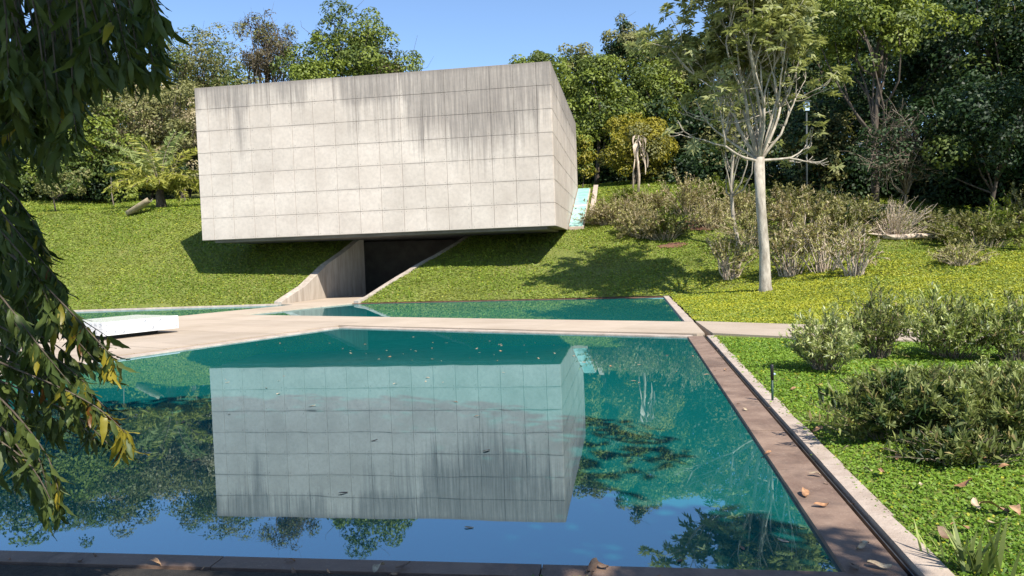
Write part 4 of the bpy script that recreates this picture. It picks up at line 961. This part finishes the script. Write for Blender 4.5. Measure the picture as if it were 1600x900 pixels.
    # the crown overhead, out of view, that shades the branches and the near edge of the pool
    n = 34000; P, N, cc, kk = crown_pts((-1.2, 1.1, 6.6), (5.3, 3.3, 1.3), 190, n, 1.15, np.random.default_rng(5), .6, .10)
    P2, N2, *_ = crown_pts((2.9, -.5, 6.3), (1.5, 1.1, .7), 20, 1700, .7, r); P = np.concatenate([P, P2]); N = np.concatenate([N, N2])
    tt = (P[:, 2]-1.1)/sunv.z; gx = P[:, 0]-sunv.x*tt; gy = P[:, 1]-sunv.y*tt     # a gap in the crown through which the sun reaches the low sprays
    k = (P[:, 1] < (P[:, 2]-1.78)/.40-.6) & ~(((gx+1.75)/.75)**2+((gy-3.05)/.55)**2 < 1); P = P[k]; N = N[k]; n = len(P)
    V, F = leaf_quads(P-base, N, .30, .13, r=r); np_obj('crown', V, F, LM['hang'], t)
    lb = Tubes()
    for i in range(16):
        lb.add(limb_path(top, cc[i], r, .15, 5), np.linspace(.08, .02, 5), 6)
    lb.build('limbs', BK['dark'], t, base)
hanging_tree()

# ------------------------------------------------------------------ fallen leaves
def dry_leaf_mat(name, c1, c2):
    s = NT(name); oi = s.new('ShaderNodeObjectInfo'); n = s.noise(s.coord(), 30, 3)
    s.color(s.mix(s.ramp(n, [(.35, 0.), (.7, 1.)]), s.mix(oi.outputs['Random'], c1, c2), (.12, .06, .03))); s.rough(.7); return s.m
M_DRY = dry_leaf_mat('dry_leaf', (.42, .20, .09), (.52, .33, .18)); M_DRYP = dry_leaf_mat('pale_dry_leaf', (.42, .34, .22), (.55, .45, .30)); M_DRYD = dry_leaf_mat('dark_dry_leaf', (.14, .09, .06), (.26, .18, .12))
def fallen_mesh(seed, mat):
    r = random.Random(seed); V = []; F = []; n = 7; L, W = .10, .042; tw = r.uniform(-.5, .5)
    for i in range(n+1):
        u_ = i/n; w = W*.5*(math.sin(math.pi*(.04+.92*u_))**.75); x = L*(u_-.5); z = .010*math.cos((u_-.5)*5+seed)+.012
        for v_ in (-1, 0, 1): V.append((x, v_*w+.006*math.sin(u_*4+seed), z+abs(v_)*(.006+.005*math.sin(u_*5+seed*2+v_))+tw*v_*w*.4))
    for i in range(n):
        a = i*3; F += [(a, a+3, a+4, a+1), (a+1, a+4, a+5, a+2)]
    me = bpy.data.meshes.new('fallen_leaf'); me.from_pydata(V, [], F); me.materials.append(mat); me.polygons.foreach_set('use_smooth', [True]*len(me.polygons)); me.update(); return me
LEAFM = {k: [fallen_mesh(i+j*10, m) for i in range(4)] for j, (k, m) in enumerate((('o', M_DRY), ('p', M_DRYP), ('d', M_DRYD)))}
frn = random.Random(12)
def fallen(p, kind, sc, label, group=None, tilt=.25):
    o = bpy.data.objects.new('fallen_leaf', frn.choice(LEAFM[kind])); link(o); o.location = tuple(map(float, p)); o.scale = (sc, sc, sc)
    o.rotation_euler = (frn.uniform(-tilt, tilt), frn.uniform(-tilt, tilt), frn.uniform(0, 6.28)); tag(o, label, 'leaf', group); return o
# on the pool
GW = 'leaves floating on the large pool'
for px, py in [(213, 648), (232, 708), (285, 660), (307, 719), (358, 647), (488, 634), (536, 770), (585, 688), (416, 606), (435, 615), (733, 824), (1062, 876), (1160, 856), (1224, 845), (1270, 720), (1165, 655), (1105, 585), (1130, 590), (1000, 570), (990, 595), (745, 650), (645, 885), (760, 704), (712, 628), (668, 590)]:
    d = at(px, py, 10)[1]; p = atz(px, py, .004); fallen((p[0], p[1], .002), frn.choice('opd'), frn.uniform(.5, .95), 'small dry leaf floating on the large teal pool', GW, .06).scale.z *= .35
wr = random.Random(31)
for i in range(70):
    px = wr.uniform(320, 900) if i < 45 else wr.uniform(150, 1100); py = wr.uniform(522, 566) if i < 45 else wr.uniform(540, 600)
    p = atz(px, py, 0)
    if not in_poly(np.array([p[0]]), np.array([p[1]]), [tuple(A1), tuple(A2), tuple(A3), tuple(A4)])[0]: continue
    fallen((p[0], p[1], .002), wr.choice('pop'), wr.uniform(.3, .8), 'speck of leaf litter floating far out on the large pool', 'leaf litter far out on the pool', .08).scale.z *= .5
# on the ledges
for px, py, k, sc, lab in [(240, 880, 'o', 1.3, 'orange dry leaf on the near pool ledge at left'), (592, 889, 'p', 1.3, 'pale dry leaf lying on the near pool ledge'), (630, 886, 'd', 1.1, 'curled dark leaf on the near pool ledge'),
      (925, 888, 'd', 1.4, 'dry leaf of the pair on the near pool ledge, nearer the corner'), (938, 884, 'd', 1.3, 'dry leaf of the pair on the near pool ledge, further from the corner'), (1258, 772, 'o', 1.5, 'long tan leaf overhanging the right ledge edge'), (1284, 790, 'o', 1.2, 'reddish leaf on the right pool ledge'),
      (1274, 742, 'p', 1.1, 'pale leaf caught in the gutter of the right ledge'), (1200, 708, 'o', .9, 'small leaf on the right ledge by the water'), (1348, 855, 'p', 1.2, 'pale leaf on the ledge near the bottom right corner'), (1335, 888, 'd', 1.4, 'dark leaf on the ledge at the bottom right'),
      (1375, 885, 'p', 1.4, 'curled pale leaf on the ledge beside the gutter at the bottom'), (1133, 578, 'o', 1.0, 'reddish leaf on the far end of the right ledge'), (1165, 640, 'p', .9, 'small pale leaf half way along the right ledge')]:
    p = atz(px, py, .045); fallen((p[0], p[1], .040), k, sc*.85, lab, None, .22)
for i in range(26):
    q = A1+RD*wr.uniform(.2, 9.5)+RN*wr.choice([.05, .27, .33]) if i < 14 else A1-ND*wr.uniform(.1, 5.0)+NN*wr.choice([.05, .13, .2])
    fallen((q[0], q[1], .036), wr.choice('ddo'), wr.uniform(.3, .6), 'crumb of dry leaf caught on the brown pool ledge', 'leaf crumbs on the pool ledge', .4)
# on the lawn
for px, py, k, sc in [(1376, 748, 'o', 1.2), (1404, 722, 'o', .9), (1508, 768, 'o', 1.2), (1536, 725, 'o', .9), (1525, 736, 'p', .9), (1553, 808, 'o', 1.5), (1590, 808, 'o', 1.3), (1525, 800, 'p', 1.0), (1490, 710, 'o', .9), (1356, 744, 'p', .7), (1440, 770, 'p', .8), (1570, 740, 'o', .8), (1320, 710, 'p', .8), (1278, 680, 'o', 1.0), (1240, 615, 'o', 1.0), (1280, 607, 'o', .8), (1560, 830, 'p', 1.0), (1480, 850, 'd', 1.2), (1500, 838, 'o', 1.0), (1600, 760, 'o', 1.0)]:
    p = ground_at(px, py, 2.5); fallen((p[0], p[1], p[2]+.035), k, sc*1.15, 'dry orange brown leaf lying on the near right lawn', 'fallen leaves on the near lawn', .35)

# ------------------------------------------------------------------ the visitor in blue behind the hanging leaves
def cloth(name, c1, c2): return mat_simple(name, c1, c2, 14, .85, .3, .004)
def visitor(x, y):
    t = thing('person', 'person in a blue shirt and dark trousers standing on the plaza behind the leaves', 'person', (x, y, .056)); t.rotation_euler = (0, 0, .5)
    skin = cloth('skin', (.42, .24, .16), (.50, .30, .21)); blue = cloth('blue_shirt', (.02, .06, .42), (.03, .09, .55)); dark = cloth('dark_trousers', (.03, .03, .045), (.05, .05, .07)); hair = cloth('hair', (.015, .01, .008), (.03, .02, .015)); shoe = cloth('shoes', (.3, .3, .3), (.45, .45, .45))
    def skinmesh(name, pts, edges, rad, mat, parent, sub=2, root=0):
        me = bpy.data.meshes.new(name); me.from_pydata(pts, edges, []); o = bpy.data.objects.new(name, me); link(o, parent); me.materials.append(mat)
        sm = o.modifiers.new('skin', 'SKIN'); sm.use_smooth_shade = True
        me.skin_vertices.update() if hasattr(me.skin_vertices, 'update') else None
        if not me.skin_vertices:
            bm = bmesh.new(); bm.from_mesh(me); bm.verts.layers.skin.verify(); bm.to_mesh(me); bm.free()
        for i, q in enumerate(rad): me.skin_vertices[0].data[i].radius = q if isinstance(q, tuple) else (q, q)
        me.skin_vertices[0].data[root].use_root = True
        sb = o.modifiers.new('sub', 'SUBSURF'); sb.levels = sub; sb.render_levels = sub; return o
    # one continuous body: pelvis, spine, neck, head, arms, legs
    P = [(0, 0, .86), (0, 0, 1.08), (0, 0, 1.24), (0, 0, 1.36), (0, -.01, 1.43), (0, -.02, 1.52), (0, -.01, 1.60),
         (.17, 0, 1.30), (.22, .0, 1.05), (.22, -.10, .84), (.22, -.13, .76), (-.17, 0, 1.30), (-.22, .02, 1.05), (-.21, -.08, .84), (-.21, -.11, .76),
         (.09, 0, .80), (.10, -.02, .46), (.10, .01, .09), (.11, -.13, .04), (-.09, 0, .80), (-.10, .02, .46), (-.10, .05, .09), (-.11, -.09, .04)]
    Ed = [(0, 1), (1, 2), (2, 3), (3, 4), (4, 5), (5, 6), (2, 7), (7, 8), (8, 9), (9, 10), (2, 11), (11, 12), (12, 13), (13, 14), (0, 15), (15, 16), (16, 17), (17, 18), (0, 19), (19, 20), (20, 21), (21, 22)]
    Rr = [(.14, .10), (.13, .09), (.15, .10), (.07, .06), .05, (.075, .09), (.06, .075), .055, .045, .035, (.03, .045), .055, .045, .035, (.03, .045), .085, .06, .045, (.04, .03), .085, .06, .045, (.04, .03)]
    skinmesh('body', P, Ed, Rr, skin, t)
    skinmesh('shirt', [(0, 0, .84), (0, 0, 1.08), (0, 0, 1.24), (0, 0, 1.34), (.175, 0, 1.30), (.215, 0, 1.10), (-.175, 0, 1.30), (-.215, .02, 1.10)], [(0, 1), (1, 2), (2, 3), (2, 4), (4, 5), (2, 6), (6, 7)], [(.165, .125), (.15, .11), (.17, .12), (.085, .075), .075, .066, .075, .066], blue, t)
    skinmesh('trousers', [(0, 0, .90), (.09, 0, .78), (.10, -.02, .46), (.10, .01, .10), (-.09, 0, .78), (-.10, .02, .46), (-.10, .05, .10)], [(0, 1), (1, 2), (2, 3), (0, 4), (4, 5), (5, 6)], [(.15, .115), .10, .078, .066, .10, .078, .066], dark, t)
    for i, (a, b) in enumerate((((.10, .03, .05), (.115, -.15, .04)), ((-.10, .07, .05), (-.115, -.11, .04)))):
        skinmesh('shoe', [a, b], [(0, 1)], [(.052, .055), (.05, .04)], shoe, t, 1)
    skinmesh('hair', [(0, .015, 1.54), (0, .005, 1.615)], [(0, 1)], [(.083, .085), (.07, .082)], hair, t)
visitor(-12.6, 19.3)
